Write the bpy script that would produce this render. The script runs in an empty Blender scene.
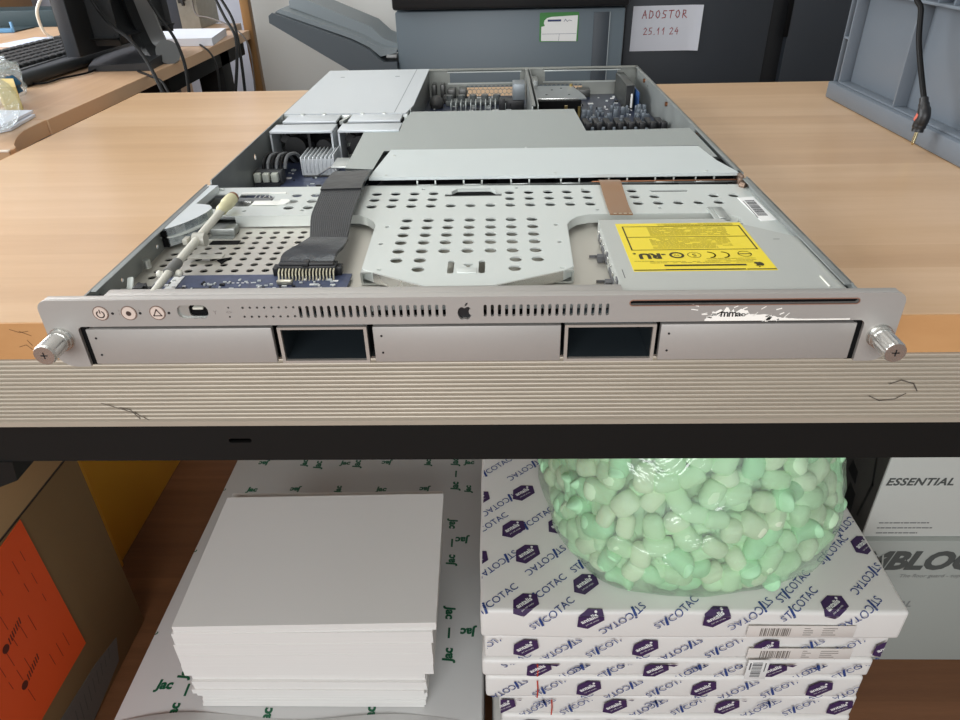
import bpy, bmesh, math, random
from mathutils import Vector, Matrix, noise
PI = math.pi
random.seed(7)
sc = bpy.context.scene
COL = sc.collection

# ---------------------------------------------------------------- camera
CAM = Vector((0.01793, -0.34595, 0.21885)); FPX = 701.35
CR = Vector((0.999649, 0.017452, -0.019932)); CU = Vector((0.007641, 0.530468, 0.84767)); CF = Vector((-0.025367, 0.847525, -0.530149))
cd = bpy.data.cameras.new('camera'); cam = bpy.data.objects.new('camera', cd); COL.objects.link(cam)
M = Matrix.Identity(4)
for i in range(3):
    M[i][0] = CR[i]; M[i][1] = CU[i]; M[i][2] = -CF[i]; M[i][3] = CAM[i]
cam.matrix_world = M
cd.sensor_width = 36; cd.lens = FPX / 960 * 36; cd.clip_start = 0.01; cd.clip_end = 50
sc.camera = cam

def at(px, py, x=None, y=None, z=None):
    """where the sight line through a photo point meets a plane of the place"""
    d = CF + CR * ((px - 480) / FPX) - CU * ((py - 360) / FPX)
    if z is not None: t = (z - CAM.z) / d.z
    elif y is not None: t = (y - CAM.y) / d.y
    else: t = (x - CAM.x) / d.x
    return CAM + d * t

# ---------------------------------------------------------------- materials
MATS = {}
def S(c):   # sRGB 0-255 to linear
    return tuple(((v / 255) / 12.92 if v / 255 <= .04045 else ((v / 255 + .055) / 1.055) ** 2.4) for v in c) + (1,)
def mat(name, rgb, rough=.5, metal=0., var=0., scale=40., bump=0., spec=.5, trans=0., coat=0., stretch=(1, 1, 1), rvar=0.):
    if name in MATS: return MATS[name]
    m = bpy.data.materials.new(name); m.use_nodes = True; nt = m.node_tree; b = nt.nodes['Principled BSDF']
    b.inputs['Base Color'].default_value = S(rgb); b.inputs['Roughness'].default_value = rough
    b.inputs['Metallic'].default_value = metal; b.inputs['Specular IOR Level'].default_value = spec
    b.inputs['Transmission Weight'].default_value = trans; b.inputs['Coat Weight'].default_value = coat
    if var or bump or rvar:
        tc = nt.nodes.new('ShaderNodeTexCoord'); mp = nt.nodes.new('ShaderNodeMapping'); mp.inputs['Scale'].default_value = stretch
        nt.links.new(tc.outputs['Object'], mp.inputs['Vector'])
        n = nt.nodes.new('ShaderNodeTexNoise'); n.inputs['Scale'].default_value = scale; n.inputs['Detail'].default_value = 5
        nt.links.new(mp.outputs['Vector'], n.inputs['Vector'])
        if var:
            mx = nt.nodes.new('ShaderNodeMix'); mx.data_type = 'RGBA'
            c = S(rgb); mx.inputs[6].default_value = tuple(v * (1 - var) for v in c[:3]) + (1,)
            mx.inputs[7].default_value = tuple(min(1, v * (1 + var)) for v in c[:3]) + (1,)
            nt.links.new(n.outputs['Fac'], mx.inputs[0]); nt.links.new(mx.outputs[2], b.inputs['Base Color'])
        if bump:
            bp = nt.nodes.new('ShaderNodeBump'); bp.inputs['Strength'].default_value = bump; bp.inputs['Distance'].default_value = .002
            nt.links.new(n.outputs['Fac'], bp.inputs['Height']); nt.links.new(bp.outputs['Normal'], b.inputs['Normal'])
        if rvar:
            mr = nt.nodes.new('ShaderNodeMapRange'); mr.inputs[3].default_value = max(0, rough - rvar); mr.inputs[4].default_value = rough + rvar
            nt.links.new(n.outputs['Fac'], mr.inputs[0]); nt.links.new(mr.outputs[0], b.inputs['Roughness'])
    MATS[name] = m; return m

def wood(name, a, b_, c, rough=.35, strip=.045, length=.6, rot=0, coat=0.):
    m = bpy.data.materials.new(name); m.use_nodes = True; nt = m.node_tree; L = nt.links; N = nt.nodes; B = N['Principled BSDF']
    tc = N.new('ShaderNodeTexCoord'); mp = N.new('ShaderNodeMapping'); mp.inputs['Rotation'].default_value = (0, 0, rot)
    L.new(tc.outputs['Object'], mp.inputs['Vector'])
    br = N.new('ShaderNodeTexBrick'); br.inputs['Scale'].default_value = 1; br.inputs['Brick Width'].default_value = length; br.inputs['Row Height'].default_value = strip
    br.inputs['Mortar Size'].default_value = 0.0; br.inputs['Color1'].default_value = (0, 0, 0, 1); br.inputs['Color2'].default_value = (1, 1, 1, 1); br.offset = .37
    L.new(mp.outputs['Vector'], br.inputs['Vector'])
    m2 = N.new('ShaderNodeMapping'); m2.inputs['Scale'].default_value = (2.2, 34, 10); L.new(mp.outputs['Vector'], m2.inputs['Vector'])
    n = N.new('ShaderNodeTexNoise'); n.inputs['Scale'].default_value = 1.5; n.inputs['Detail'].default_value = 6; n.inputs['Roughness'].default_value = .6
    L.new(m2.outputs['Vector'], n.inputs['Vector'])
    m3 = N.new('ShaderNodeMapping'); m3.inputs['Scale'].default_value = (30, 260, 60); L.new(mp.outputs['Vector'], m3.inputs['Vector'])
    n3 = N.new('ShaderNodeTexNoise'); n3.inputs['Scale'].default_value = 2; n3.inputs['Detail'].default_value = 3; L.new(m3.outputs['Vector'], n3.inputs['Vector'])
    x1 = N.new('ShaderNodeMath'); x1.operation = 'MULTIPLY_ADD'; L.new(br.outputs['Color'], x1.inputs[0]); x1.inputs[1].default_value = .35
    x2 = N.new('ShaderNodeMath'); x2.operation = 'MULTIPLY'; L.new(n.outputs['Fac'], x2.inputs[0]); x2.inputs[1].default_value = .75
    L.new(x2.outputs[0], x1.inputs[2])
    x3 = N.new('ShaderNodeMath'); x3.operation = 'MULTIPLY_ADD'; L.new(n3.outputs['Fac'], x3.inputs[0]); x3.inputs[1].default_value = .18; L.new(x1.outputs[0], x3.inputs[2])
    cr = N.new('ShaderNodeValToRGB'); L.new(x3.outputs[0], cr.inputs[0])
    cr.color_ramp.elements[0].position = .35; cr.color_ramp.elements[0].color = S(a)
    cr.color_ramp.elements[1].position = .95; cr.color_ramp.elements[1].color = S(c)
    e = cr.color_ramp.elements.new(.65); e.color = S(b_)
    L.new(cr.outputs[0], B.inputs['Base Color']); B.inputs['Roughness'].default_value = rough; B.inputs['Coat Weight'].default_value = coat
    MATS[name] = m; return m

beech = wood('beech laminate', (192, 157, 122), (202, 168, 132), (211, 179, 146), .30, .042, .75)
beech_edge = wood('beech edge band', (182, 132, 84), (194, 144, 94), (206, 158, 108), .4, .09, 3)
beech_left = wood('beech laminate second desk', (186, 150, 118), (198, 164, 132), (208, 176, 146), .38, .05, .75, rot=PI / 2)
floor_m = wood('floor planks', (98, 62, 40), (116, 76, 48), (134, 90, 60), .42, .11, 1.2)
white_board = mat('pale painted wall', (214, 214, 210), .8, var=.03, scale=6)
steel_dk = mat('zinc steel', (150, 153, 150), .38, .85, var=.12, scale=25, rvar=.1)
steel = mat('bright zinc sheet', (196, 200, 196), .34, .75, var=.05, scale=30, rvar=.06)
paint_w = mat('satin zinc plate', (208, 213, 209), .38, .35, var=.03, scale=30, rvar=.05)
paint_c = mat('satin white cover', (204, 211, 210), .42, .25, var=.02, scale=20)
duct_m = mat('polished grey cover', (180, 188, 186), .07, .9, rvar=.05, scale=12)
drive_m = mat('brushed drive case', (196, 199, 194), .42, .5, rvar=.05, scale=60, stretch=(1, 12, 1))
bez_m = mat('bead blasted aluminium bezel', (176, 172, 167), .45, .35, var=.02, scale=300)
chrome = mat('nickel plated metal', (218, 218, 214), .26, .9, rvar=.05)
black_p = mat('black plastic', (24, 24, 26), .45)
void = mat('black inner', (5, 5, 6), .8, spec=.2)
bay_in = mat('bay inner shade', (54, 62, 67), .35, .2)  # dark colour stands in for shade inside the open bays
pcb = mat('blue circuit board', (64, 73, 100), .4, var=.5, scale=220)
gold = mat('gold contacts', (206, 200, 176), .35, .7)
white_p = mat('off white plastic', (208, 206, 194), .4)
yellowed = mat('yellowed plastic tip', (214, 208, 168), .45)
grey_tube = mat('grey sleeve', (108, 108, 105), .5)
ribbon_m = mat('dark grey ribbon', (48, 49, 50), .42, var=.1, scale=30)
tape_m = mat('black tape', (26, 27, 29), .3, bump=.3, scale=60)
yel = mat('yellow label', (228, 206, 44), .38)
lab_w = mat('white label', (232, 232, 230), .5)
ink = mat('black ink', (52, 46, 14), .6)
inkg = mat('grey ink', (90, 90, 92), .6)
ink_soft = mat('fine print', (150, 136, 40), .6)
orange_fx = mat('amber flex', (134, 94, 54), .32, coat=.3)
alu_rib = mat('ribbed aluminium', (184, 174, 158), .5, .3, var=.12, scale=14, stretch=(1, 6, 6))
beam_m = mat('black steel beam', (17, 17, 16), .6, spec=.25)
paper = mat('white paper', (218, 220, 226), .7, var=.01, scale=20)
paper_edge = mat('paper block edge', (226, 224, 220), .8, var=.05, scale=3, stretch=(1, 1, 300))
wrap_g = mat('grey white wrapping', (200, 200, 198), .45, var=.02, scale=8)
green_ink = mat('green print', (18, 92, 62), .5)
wrap_w = mat('coated white wrapping', (230, 228, 224), .42, var=.02, scale=8, bump=.12)
blue_ink = mat('blue print', (40, 66, 130), .5)
purple_ink = mat('purple print', (62, 40, 84), .45)
red_ink = mat('red print', (190, 60, 40), .5)
peanut_m = mat('pale green foam', (206, 238, 200), .8, var=.08, scale=30)
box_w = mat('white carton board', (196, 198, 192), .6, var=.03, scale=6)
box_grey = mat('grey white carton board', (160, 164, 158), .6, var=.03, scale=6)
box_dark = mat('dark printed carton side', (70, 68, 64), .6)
ink_box = mat('grey box print', (78, 82, 80), .6)
brown = mat('brown carton board', (140, 112, 74), .75, var=.08, scale=5)
orange_p = mat('orange paper', (246, 92, 34), .6, var=.03, scale=5)
yel_box = mat('yellow brown board', (244, 178, 54), .6, var=.08, scale=3)
prn = mat('slate grey plastic', (96, 108, 116), .45, bump=.05, scale=400)
prn_l = mat('light slate plastic', (126, 134, 138), .5, bump=.05, scale=400)
prn_d = mat('dark printer edge', (48, 56, 64), .5)
navy = mat('dark cabinet', (40, 45, 52), .55)
navy2 = mat('dark cabinet gap', (16, 18, 22), .6)
crate_m = mat('grey crate plastic', (106, 114, 123), .45, var=.05, scale=5)
mon_m = mat('black monitor plastic', (22, 24, 26), .45)
key_m = mat('keyboard plastic', (44, 48, 50), .4)
key_cap = mat('keyboard keys', (22, 24, 26), .5)
silver_b = mat('silver back trim', (96, 98, 98), .4, .2)
pc_m = mat('dark blue grey case', (52, 60, 72), .45)
pc_b = mat('steel back panel', (150, 146, 136), .45, .5, var=.2, scale=60)
cable_m = mat('black cable', (10, 10, 11), .55, spec=.2)
cable_w = mat('white cable', (222, 222, 214), .4)
board_o = mat('oak veneer edge', (142, 104, 60), .45, var=.1, scale=12, stretch=(6, 6, 1))
tray_b = mat('blue plastic tray', (92, 142, 184), .4)
teal_d = mat('dark teal box', (26, 48, 54), .55)
wall_b = mat('bluish white wall', (190, 192, 204), .8, var=.02, scale=4)
panel_g = mat('grey panel', (126, 120, 120), .6)
note_y = mat('yellow paper block', (212, 190, 122), .7)
hot_glue = mat('silver sticker', (200, 205, 205), .4)
pen_red = mat('red marker', (160, 62, 66), .6)
green_l = mat('green label', (60, 128, 60), .5)
copperish = mat('copper spring', (150, 100, 70), .35, .8)

def film(name, tint, fac, rough=.12, bump=.6, scale=14):
    m = bpy.data.materials.new(name); m.use_nodes = True; nt = m.node_tree; N = nt.nodes; L = nt.links
    N.remove(N['Principled BSDF']); out = N['Material Output']
    tr = N.new('ShaderNodeBsdfTransparent'); tr.inputs[0].default_value = S(tint)
    gl = N.new('ShaderNodeBsdfGlossy'); gl.inputs['Roughness'].default_value = rough; gl.inputs[0].default_value = (1, 1, 1, 1)
    df = N.new('ShaderNodeBsdfDiffuse'); df.inputs[0].default_value = (.85, .95, .87, 1)
    tc = N.new('ShaderNodeTexCoord'); n = N.new('ShaderNodeTexNoise'); n.inputs['Scale'].default_value = scale; n.inputs['Detail'].default_value = 4
    n.inputs['Distortion'].default_value = 1.2
    L.new(tc.outputs['Object'], n.inputs['Vector'])
    bp = N.new('ShaderNodeBump'); bp.inputs['Strength'].default_value = bump; bp.inputs['Distance'].default_value = .02
    L.new(n.outputs['Fac'], bp.inputs['Height']); L.new(bp.outputs['Normal'], gl.inputs['Normal'])
    fr = N.new('ShaderNodeLayerWeight'); fr.inputs[0].default_value = .35; L.new(bp.outputs['Normal'], fr.inputs['Normal'])
    mu = N.new('ShaderNodeMath'); mu.operation = 'MULTIPLY_ADD'; L.new(fr.outputs['Fresnel'], mu.inputs[0]); mu.inputs[1].default_value = .30; mu.inputs[2].default_value = fac
    mu.use_clamp = True
    m1 = N.new('ShaderNodeMixShader'); m1.inputs[0].default_value = .17; L.new(tr.outputs[0], m1.inputs[1]); L.new(df.outputs[0], m1.inputs[2])
    m2 = N.new('ShaderNodeMixShader'); L.new(mu.outputs[0], m2.inputs[0]); L.new(m1.outputs[0], m2.inputs[1]); L.new(gl.outputs[0], m2.inputs[2])
    L.new(m2.outputs[0], out.inputs[0]); MATS[name] = m; return m
bag_m = film('clear bag film', (244, 252, 245), .05)
bag_c = film('clear plastic film', (236, 240, 244), .12, bump=.8, scale=30)

# ---------------------------------------------------------------- mesh builder
class MB:
    def __init__(s): s.v = []; s.f = []; s.m = []
    def add(s, vs, fs, mi=0):
        o = len(s.v); s.v += [tuple(v) for v in vs]; s.f += [tuple(i + o for i in f) for f in fs]; s.m += [mi] * len(fs); return s
    def frombm(s, bm, mi=0):
        bm.verts.ensure_lookup_table(); bm.verts.index_update()
        s.add([v.co.copy() for v in bm.verts], [[v.index for v in f.verts] for f in bm.faces], mi); bm.free(); return s
    def box(s, a, b, bev=0, mi=0, seg=2, M=None):
        bm = bmesh.new(); bmesh.ops.create_cube(bm, size=1)
        for v in bm.verts:
            v.co = Vector((a[i] + (b[i] - a[i]) * (v.co[i] + .5) for i in range(3)))
        if bev: bmesh.ops.bevel(bm, geom=list(bm.edges), offset=bev, segments=seg, profile=.5, affect='EDGES')
        if M is not None: bmesh.ops.transform(bm, matrix=M, verts=bm.verts)
        return s.frombm(bm, mi)
    def cyl(s, p, q, r, r2=None, n=20, mi=0, caps=True):
        p = Vector(p); q = Vector(q); r2 = r if r2 is None else r2; d = (q - p).normalized()
        a = d.orthogonal().normalized(); b = d.cross(a); vs = []
        for c, rr in ((p, r), (q, r2)):
            for k in range(n):
                t = 2 * PI * k / n; vs.append(c + a * (math.cos(t) * rr) + b * (math.sin(t) * rr))
        fs = [(k, (k + 1) % n, n + (k + 1) % n, n + k) for k in range(n)]
        if caps: fs += [tuple(range(n))[::-1], tuple(range(n, 2 * n))]
        return s.add(vs, fs, mi)
    def tube(s, pts, r, n=10, mi=0, smooth=True, sub=6, rz=None):
        P = [Vector(p) for p in pts]
        if smooth and len(P) > 2:
            Q = []
            for i in range(len(P) - 1):
                p0 = P[max(i - 1, 0)]; p1 = P[i]; p2 = P[i + 1]; p3 = P[min(i + 2, len(P) - 1)]
                for k in range(sub):
                    t = k / sub
                    Q.append(.5 * ((2 * p1) + (p2 - p0) * t + (2 * p0 - 5 * p1 + 4 * p2 - p3) * t * t + (3 * p1 - p0 - 3 * p2 + p3) * t ** 3))
            Q.append(P[-1]); P = Q
        up = None; vs = []
        for i, p in enumerate(P):
            d = (P[min(i + 1, len(P) - 1)] - P[max(i - 1, 0)]).normalized()
            if up is None: up = d.orthogonal().normalized()
            up = (up - d * up.dot(d)).normalized(); b = d.cross(up)
            rr = r[min(int(i / (len(P) - 1) * (len(r) - 1) + .5), len(r) - 1)] if isinstance(r, (list, tuple)) else r
            for k in range(n):
                t = 2 * PI * k / n; vs.append(p + up * (math.cos(t) * rr) + b * (math.sin(t) * rr))
        m = len(P); fs = []
        for i in range(m - 1):
            for k in range(n):
                fs.append((i * n + k, i * n + (k + 1) % n, (i + 1) * n + (k + 1) % n, (i + 1) * n + k))
        fs += [tuple(range(n))[::-1], tuple((m - 1) * n + k for k in range(n))]
        return s.add(vs, fs, mi)
    def prism(s, poly, z0, z1, mi=0, mp=None):
        n = len(poly); vs = [(p[0], p[1], z0) for p in poly] + [(p[0], p[1], z1) for p in poly]
        fs = [tuple(range(n))[::-1], tuple(range(n, 2 * n))] + [(k, (k + 1) % n, n + (k + 1) % n, n + k) for k in range(n)]
        if mp: vs = [mp(*v) for v in vs]
        return s.add(vs, fs, mi)
    def geo(s, g, mp, mi=0):
        return s.add([mp(*v) for v in g[0]], g[1], mi)
    def ball(s, c, r, n=12, mi=0):
        vs = []; fs = []; m = n // 2
        for i in range(m + 1):
            for k in range(n):
                a = PI * i / m; t = 2 * PI * k / n
                vs.append((c[0] + r[0] * math.sin(a) * math.cos(t), c[1] + r[1] * math.sin(a) * math.sin(t), c[2] + r[2] * math.cos(a)))
        for i in range(m):
            for k in range(n): fs.append((i * n + k, i * n + (k + 1) % n, (i + 1) * n + (k + 1) % n, (i + 1) * n + k))
        return s.add(vs, fs, mi)

def curve_geo(splines, t=0.):
    c = bpy.data.curves.new('t', 'CURVE'); c.dimensions = '2D'; c.fill_mode = 'BOTH'; c.extrude = t * 500
    for sp in splines:
        q = c.splines.new('POLY'); q.points.add(len(sp) - 1); q.use_cyclic_u = True
        for i, p in enumerate(sp): q.points[i].co = (p[0] * 1000, p[1] * 1000, 0, 1)
    o = bpy.data.objects.new('t', c); me = bpy.data.meshes.new_from_object(o)
    g = ([tuple(v.co * .001) for v in me.vertices], [tuple(p.vertices) for p in me.polygons])
    bpy.data.objects.remove(o); bpy.data.curves.remove(c); bpy.data.meshes.remove(me); return g
def text_geo(txt, size, bold=0., align='CENTER', spacing=1., shear=0., t=0.):
    c = bpy.data.curves.new('t', 'FONT'); c.body = txt; c.size = size; c.align_x = align; c.align_y = 'CENTER'; c.offset = bold; c.space_character = spacing
    c.shear = shear; c.resolution_u = 3; c.extrude = t / 2
    o = bpy.data.objects.new('t', c); me = bpy.data.meshes.new_from_object(o)
    g = ([tuple(v.co) for v in me.vertices], [tuple(p.vertices) for p in me.polygons])
    bpy.data.objects.remove(o); bpy.data.curves.remove(c); bpy.data.meshes.remove(me); return g
def xf(g, dx=0, dy=0, rot=0, sx=1, sy=1):
    ca, sa = math.cos(rot), math.sin(rot)
    return ([(dx + ca * v[0] * sx - sa * v[1] * sy, dy + sa * v[0] * sx + ca * v[1] * sy, v[2]) for v in g[0]], g[1])
def merge(*gs):
    vs = []; fs = []
    for g in gs:
        o = len(vs); vs += list(g[0]); fs += [tuple(i + o for i in f) for f in g[1]]
    return (vs, fs)
def cut(g, planes):
    bm = bmesh.new(); V = [bm.verts.new(v) for v in g[0]]
    for f in g[1]:
        try: bm.faces.new([V[i] for i in f])
        except ValueError: pass
    for co, no, clear in planes:
        bmesh.ops.bisect_plane(bm, geom=bm.verts[:] + bm.edges[:] + bm.faces[:], plane_co=co, plane_no=no, clear_outer=clear)
    bm.verts.index_update(); r = ([tuple(v.co) for v in bm.verts], [tuple(v.index for v in f.verts) for f in bm.faces]); bm.free(); return r
def circ(x, y, r, n=16, ry=None): return [(x + r * math.cos(2 * PI * k / n), y + (ry or r) * math.sin(2 * PI * k / n)) for k in range(n)]
def rrect(x0, y0, x1, y1, r, n=4):
    o = []
    for cx, cy, a in ((x1 - r, y1 - r, 0), (x0 + r, y1 - r, 90), (x0 + r, y0 + r, 180), (x1 - r, y0 + r, 270)):
        for k in range(n + 1):
            t = math.radians(a + 90 * k / n); o.append((cx + r * math.cos(t), cy + r * math.sin(t)))
    return o
def stroke(pts, w, closed=False):
    vs = []; fs = []; n = len(pts)
    for i in range(n if closed else n - 1):
        a = Vector(pts[i]); b = Vector(pts[(i + 1) % n]); d = (b - a)
        if d.length == 0: continue
        d = d.normalized() * w / 2; p = Vector((-d.y, d.x)); o = len(vs)
        vs += [(*(a - d + p), 0), (*(a - d - p), 0), (*(b + d - p), 0), (*(b + d + p), 0)]; fs.append((o, o + 1, o + 2, o + 3))
    return (vs, fs)
def flat(x, y, z): return (x, y, z)
def mapxy(z0): return lambda u, v, w: (u, v, z0 + w)
def mapxz(y0): return lambda u, v, w: (u, y0 - w, v)

ROOT = {}
def build(name, mb, mats, parent=None, smooth=35):
    me = bpy.data.meshes.new(name)
    if parent is not None: off = ROOT[parent.name] if parent.name in ROOT else Vector((0, 0, 0))
    else:
        xs = [v[0] for v in mb.v]; ys = [v[1] for v in mb.v]; zs = [v[2] for v in mb.v]
        off = Vector(((min(xs) + max(xs)) / 2, (min(ys) + max(ys)) / 2, min(zs)))
    me.from_pydata([tuple(Vector(v) - off) for v in mb.v], [], mb.f)
    mats = mats if isinstance(mats, (list, tuple)) else [mats]
    for m in mats: me.materials.append(m)
    me.polygons.foreach_set('material_index', mb.m)
    bm = bmesh.new(); bm.from_mesh(me); bmesh.ops.recalc_face_normals(bm, faces=bm.faces); bm.to_mesh(me); bm.free()
    if smooth:
        me.polygons.foreach_set('use_smooth', [True] * len(me.polygons)); me.set_sharp_from_angle(angle=math.radians(smooth))
    o = bpy.data.objects.new(name, me); COL.objects.link(o)
    if parent is not None: o.parent = parent; ROOT[o.name] = off
    else: o.location = off; ROOT[o.name] = off
    return o
def tag(o, label, cat, group=None, kind=None):
    o['label'] = label; o['category'] = cat
    if group: o['group'] = group
    if kind: o['kind'] = kind
    return o
def thing(name, label, cat, loc, group=None):
    o = bpy.data.objects.new(name, None); COL.objects.link(o); o.location = loc; o.empty_display_size = .05
    ROOT[o.name] = Vector(loc); return tag(o, label, cat, group)
def struct(name, mb, m, parent=None):
    o = build(name, mb, m, parent); o['kind'] = 'structure'; return o

# ================================================================ THE ROOM
FZ = -.73
struct('floor', MB().box((-3.2, -3.2, FZ - .05), (3.2, 2.6, FZ)), floor_m)
struct('wall_back', MB().box((-.685, 1.86, FZ), (3.2, 1.96, 1.9)), white_board)
struct('wall_back_left', MB().box((-3.2, 2.3, FZ), (-.685, 2.4, 1.9)), wall_b)
struct('wall_left', MB().box((-3.3, -3.2, FZ), (-3.2, 2.4, 1.9)), white_board)
struct('wall_right', MB().box((3.2, -3.2, FZ), (3.3, 2.6, 1.9)), white_board)
struct('ceiling', MB().box((-3.3, -3.3, 1.9), (3.3, 2.6, 2.0)), white_board)
struct('trim_1', MB().box((-.611, 1.57, FZ), (-.589, 1.595, 1.9), .002), board_o)
struct('baseboard_back_left', MB().box((-3.2, 2.28, FZ), (-.545, 2.3, FZ + .1)), white_board)

# ================================================================ MAIN DESK
desk = thing('workbench', 'light beech workbench with ribbed metal front rail under the opened server', 'desk', (0.2, .42, FZ))
DX0, DX1, DY0, DY1 = -.545, 1.05, .054, .805
mb = MB().box((DX0 + .001, DY0 + .0012, -.0275), (DX1, DY1, 0), .0006, seg=1); build('tabletop', mb, beech, desk)
mb = MB().box((DX0, DY0, -.028), (DX1, DY0 + .0012, -.0002)).box((DX0, DY0, -.028), (DX0 + .001, DY1, -.0002)); build('edge_band', mb, beech_edge, desk)
# ribbed rail: ridges along x
def rail_profile():
    p = []; z0, z1 = -.0283, -.085; n = 15
    for k in range(n):
        a = z0 + (z1 + .005 - z0) * k / n; b = z0 + (z1 + .005 - z0) * (k + 1) / n; h = b - a
        p += [(.0, a), (-.0016, a + h * .18), (-.0020, a + h * .4), (-.0016, a + h * .62), (.0, a + h * .8)]
    p += [(0, z1 + .005), (-.0018, z1 + .004), (-.0018, z1), (.02, z1), (.02, z0)]
    return p
P_ = rail_profile(); n = len(P_)
vs = [(x, DY0 + .0008 + p[0], p[1]) for x in (-.545, DX1) for p in P_]
mb = MB().add(vs, [tuple(range(n)), tuple(range(n, 2 * n))[::-1]] + [(k, (k + 1) % n, n + (k + 1) % n, n + k) for k in range(n)])
rail = build('ribbed_rail', mb, alu_rib, desk, smooth=20)
mb = MB()
for pts, w in (([(.283, -.052), (.290, -.049), (.299, -.052), (.303, -.058)], .0007), ([(.272, -.062), (.28, -.066), (.29, -.0645), (.296, -.060)], .0006), ([(-.262, -.064), (-.24, -.073), (-.232, -.079)], .0005), ([(-.25, -.068), (-.243, -.070), (-.238, -.078)], .0005)):
    mb.geo(stroke(pts, w), mapxz(DY0 - .0014))
build('scuff_marks', mb, mat('dark scuff', (72, 64, 58), .7), desk)
mb = MB()
for pts in ([(-.306, -.0045), (-.30, -.007), (-.294, -.006)], [(-.3, -.006), (-.293, -.0095)], [(-.304, -.018), (-.299, -.0165), (-.296, -.02)], [(-.297, -.013), (-.295, -.017)]):
    mb.geo(stroke(pts, .00035), mapxz(DY0 - .0002))
build('pencil_marks', mb, mat('pencil mark', (96, 66, 40), .7), desk)
g = curve_geo([[(-.545, -.119), (DX1, -.119), (DX1, -.0853), (-.545, -.0853)], rrect(-.1797, -.1023, -.163, -.0985, .0014)], .003)
mb = MB().geo(g, mapxz(DY0 + .003)).box((-.545, DY0 + .0045, -.088), (DX1, DY0 + .04, -.0853)).box((-.545, DY0 + .0045, -.119), (DX1, DY0 + .04, -.1165))
mb.box((-.545, DY0 + .03, -.117), (DX1, DY0 + .04, -.088)); build('front_beam', mb, beam_m, desk)
mb = MB().prism([(-.42, -.119), (-.3477, -.119), (-.3505, -.137), (-.42, -.166)], 0, .05, mp=lambda u, v, w: (u, DY0 + w, v)); build('beam_bracket', mb, beam_m, desk)
for sx in (-.5, .98):
    build('leg', MB().box((sx - .02, .76, FZ), (sx + .02, .80, -.028), .002), beam_m, desk)
build('side_beam', MB().box((-.545, DY0 + .04, -.119), (-.505, .8, -.0853)), beam_m, desk)
build('rear_beam', MB().box((-.505, .765, -.119), (1.0, .8, -.0853)), beam_m, desk)

# ================================================================ THE SERVER
sv = thing('rack_server', 'opened flat silver rack server with its lid off on the beech workbench', 'server', (0, .35, 0))
W = .2165; YR = .7095; H = .0435
def part(name, mb, m, parent=None, smooth=35): return build(name, mb, m, parent or sv, smooth)
# --- tray
mb = MB().box((-W, .006, .0004), (W, YR, .0018))
part('floor_pan', mb, steel_dk)
for s in (-1, 1):
    pl = [(.006, .0004), (YR, .0004), (YR, H), (.215, H), (.214, .0405), (.206, .0405), (.205, H), (.006, H)]
    holes = [circ(.10, .034, .0016, 8), circ(.33, .030, .003, 10), circ(.047, .034, .0016, 8), circ(.62, .033, .002, 8)]
    g = curve_geo([pl] + holes, .0012)
    mb = MB().geo(g, lambda u, v, w: (s * (W - .0006) + w, u, v))
    if s > 0: mb.box((W - .004, .215, H - .001), (W, .707, H), 0)
    mb.box((s * W, .012, H - .0008), (s * (W - .0045), .2, H), .0003)
    part('side_wall', mb, mat('mottled zinc wall', (138, 142, 140), .42, .35, var=.3, scale=35, rvar=.1))
hexes = []
def hexa(cx, cz, r): return [(cx + r * math.cos(PI / 6 + PI / 3 * k), cz + r * math.sin(PI / 6 + PI / 3 * k)) for k in range(6)]
rp = .0062
for x0, x1 in ((-.022, .046), (.076, .142)):
    for j in range(3):
        x = x0 + (rp / 2 if j % 2 else 0)
        while x < x1: hexes.append(hexa(x, .0068 + j * .0054, .0032)); x += rp
holes = [[(-.047, .0245), (.0525, .0245), (.0525, .0395), (-.047, .0395)], [(.0876, .0245), (.189, .0245), (.189, .0395), (.0876, .0395)]]
g = curve_geo([[(-.078, .0005), (W, .0005), (W, H), (-.078, H)]] + holes + hexes, .0012)
mb = MB().geo(g, mapxz(YR)).box((-.078, YR - .010, H - .001), (W, YR, H))
part('rear_panel', mb, mat('grey rear panel', (150, 152, 146), .4, .7, var=.15, scale=30))
mb = MB()
for x0, x1 in ((-.05, .054), (.085, .192)):
    mb.box((x0, YR - .010, .0395), (x1, YR - .001, .0412)).box((x0, YR - .004, .0232), (x1, YR - .001, .0246))
part('slot_frame', mb, steel)

# --- bezel
FZ1 = .0436
ol = [(-.2413 + .009, 0.0), (-.2225, 0.0), (-.2225, .0245), (-.2195, .0268), (.2195, .0268), (.2225, .0245), (.2225, 0.0), (.2323, 0.0)]
def arc(cx, cy, r, a0, a1, n=6): return [(cx + r * math.cos(math.radians(a0 + (a1 - a0) * k / n)), cy + r * math.sin(math.radians(a0 + (a1 - a0) * k / n))) for k in range(n + 1)]
ol = ([(-.2225, 0), (-.2225, .0245)] + arc(-.2195, .0238, .003, 180, 90, 4)[1:] + arc(.2195, .0238, .003, 90, 0, 4) + [(.2225, 0)]
      + arc(.2308, .0105, .0105, 270, 360) + arc(.2353, FZ1 - .006, .006, 0, 90) + arc(-.2353, FZ1 - .006, .006, 90, 180) + arc(-.2308, .0105, .0105, 180, 270))
vent = []
for k in range(21):
    x = -.0925 + k * (.0925 - .0118) / 20; vent.append(rrect(x - .0009, .0313, x + .0009, .0389, .00088, 3))
for k in range(18):
    x = .0111 + k * (.0790 - .0111) / 17; vent.append(rrect(x - .0009, .0311, x + .0009, .0386, .00088, 3))
dots = []
for k in range(8):
    x = -.1247 + k * (.1247 - .0961) / 7; dots += [circ(x, .0381, .00075, 8), circ(x + .0001, .0324, .00075, 8)]
dots += [circ(-.1327, .0382, .0006, 8), circ(-.133, .0324, .0006, 8)]
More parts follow.
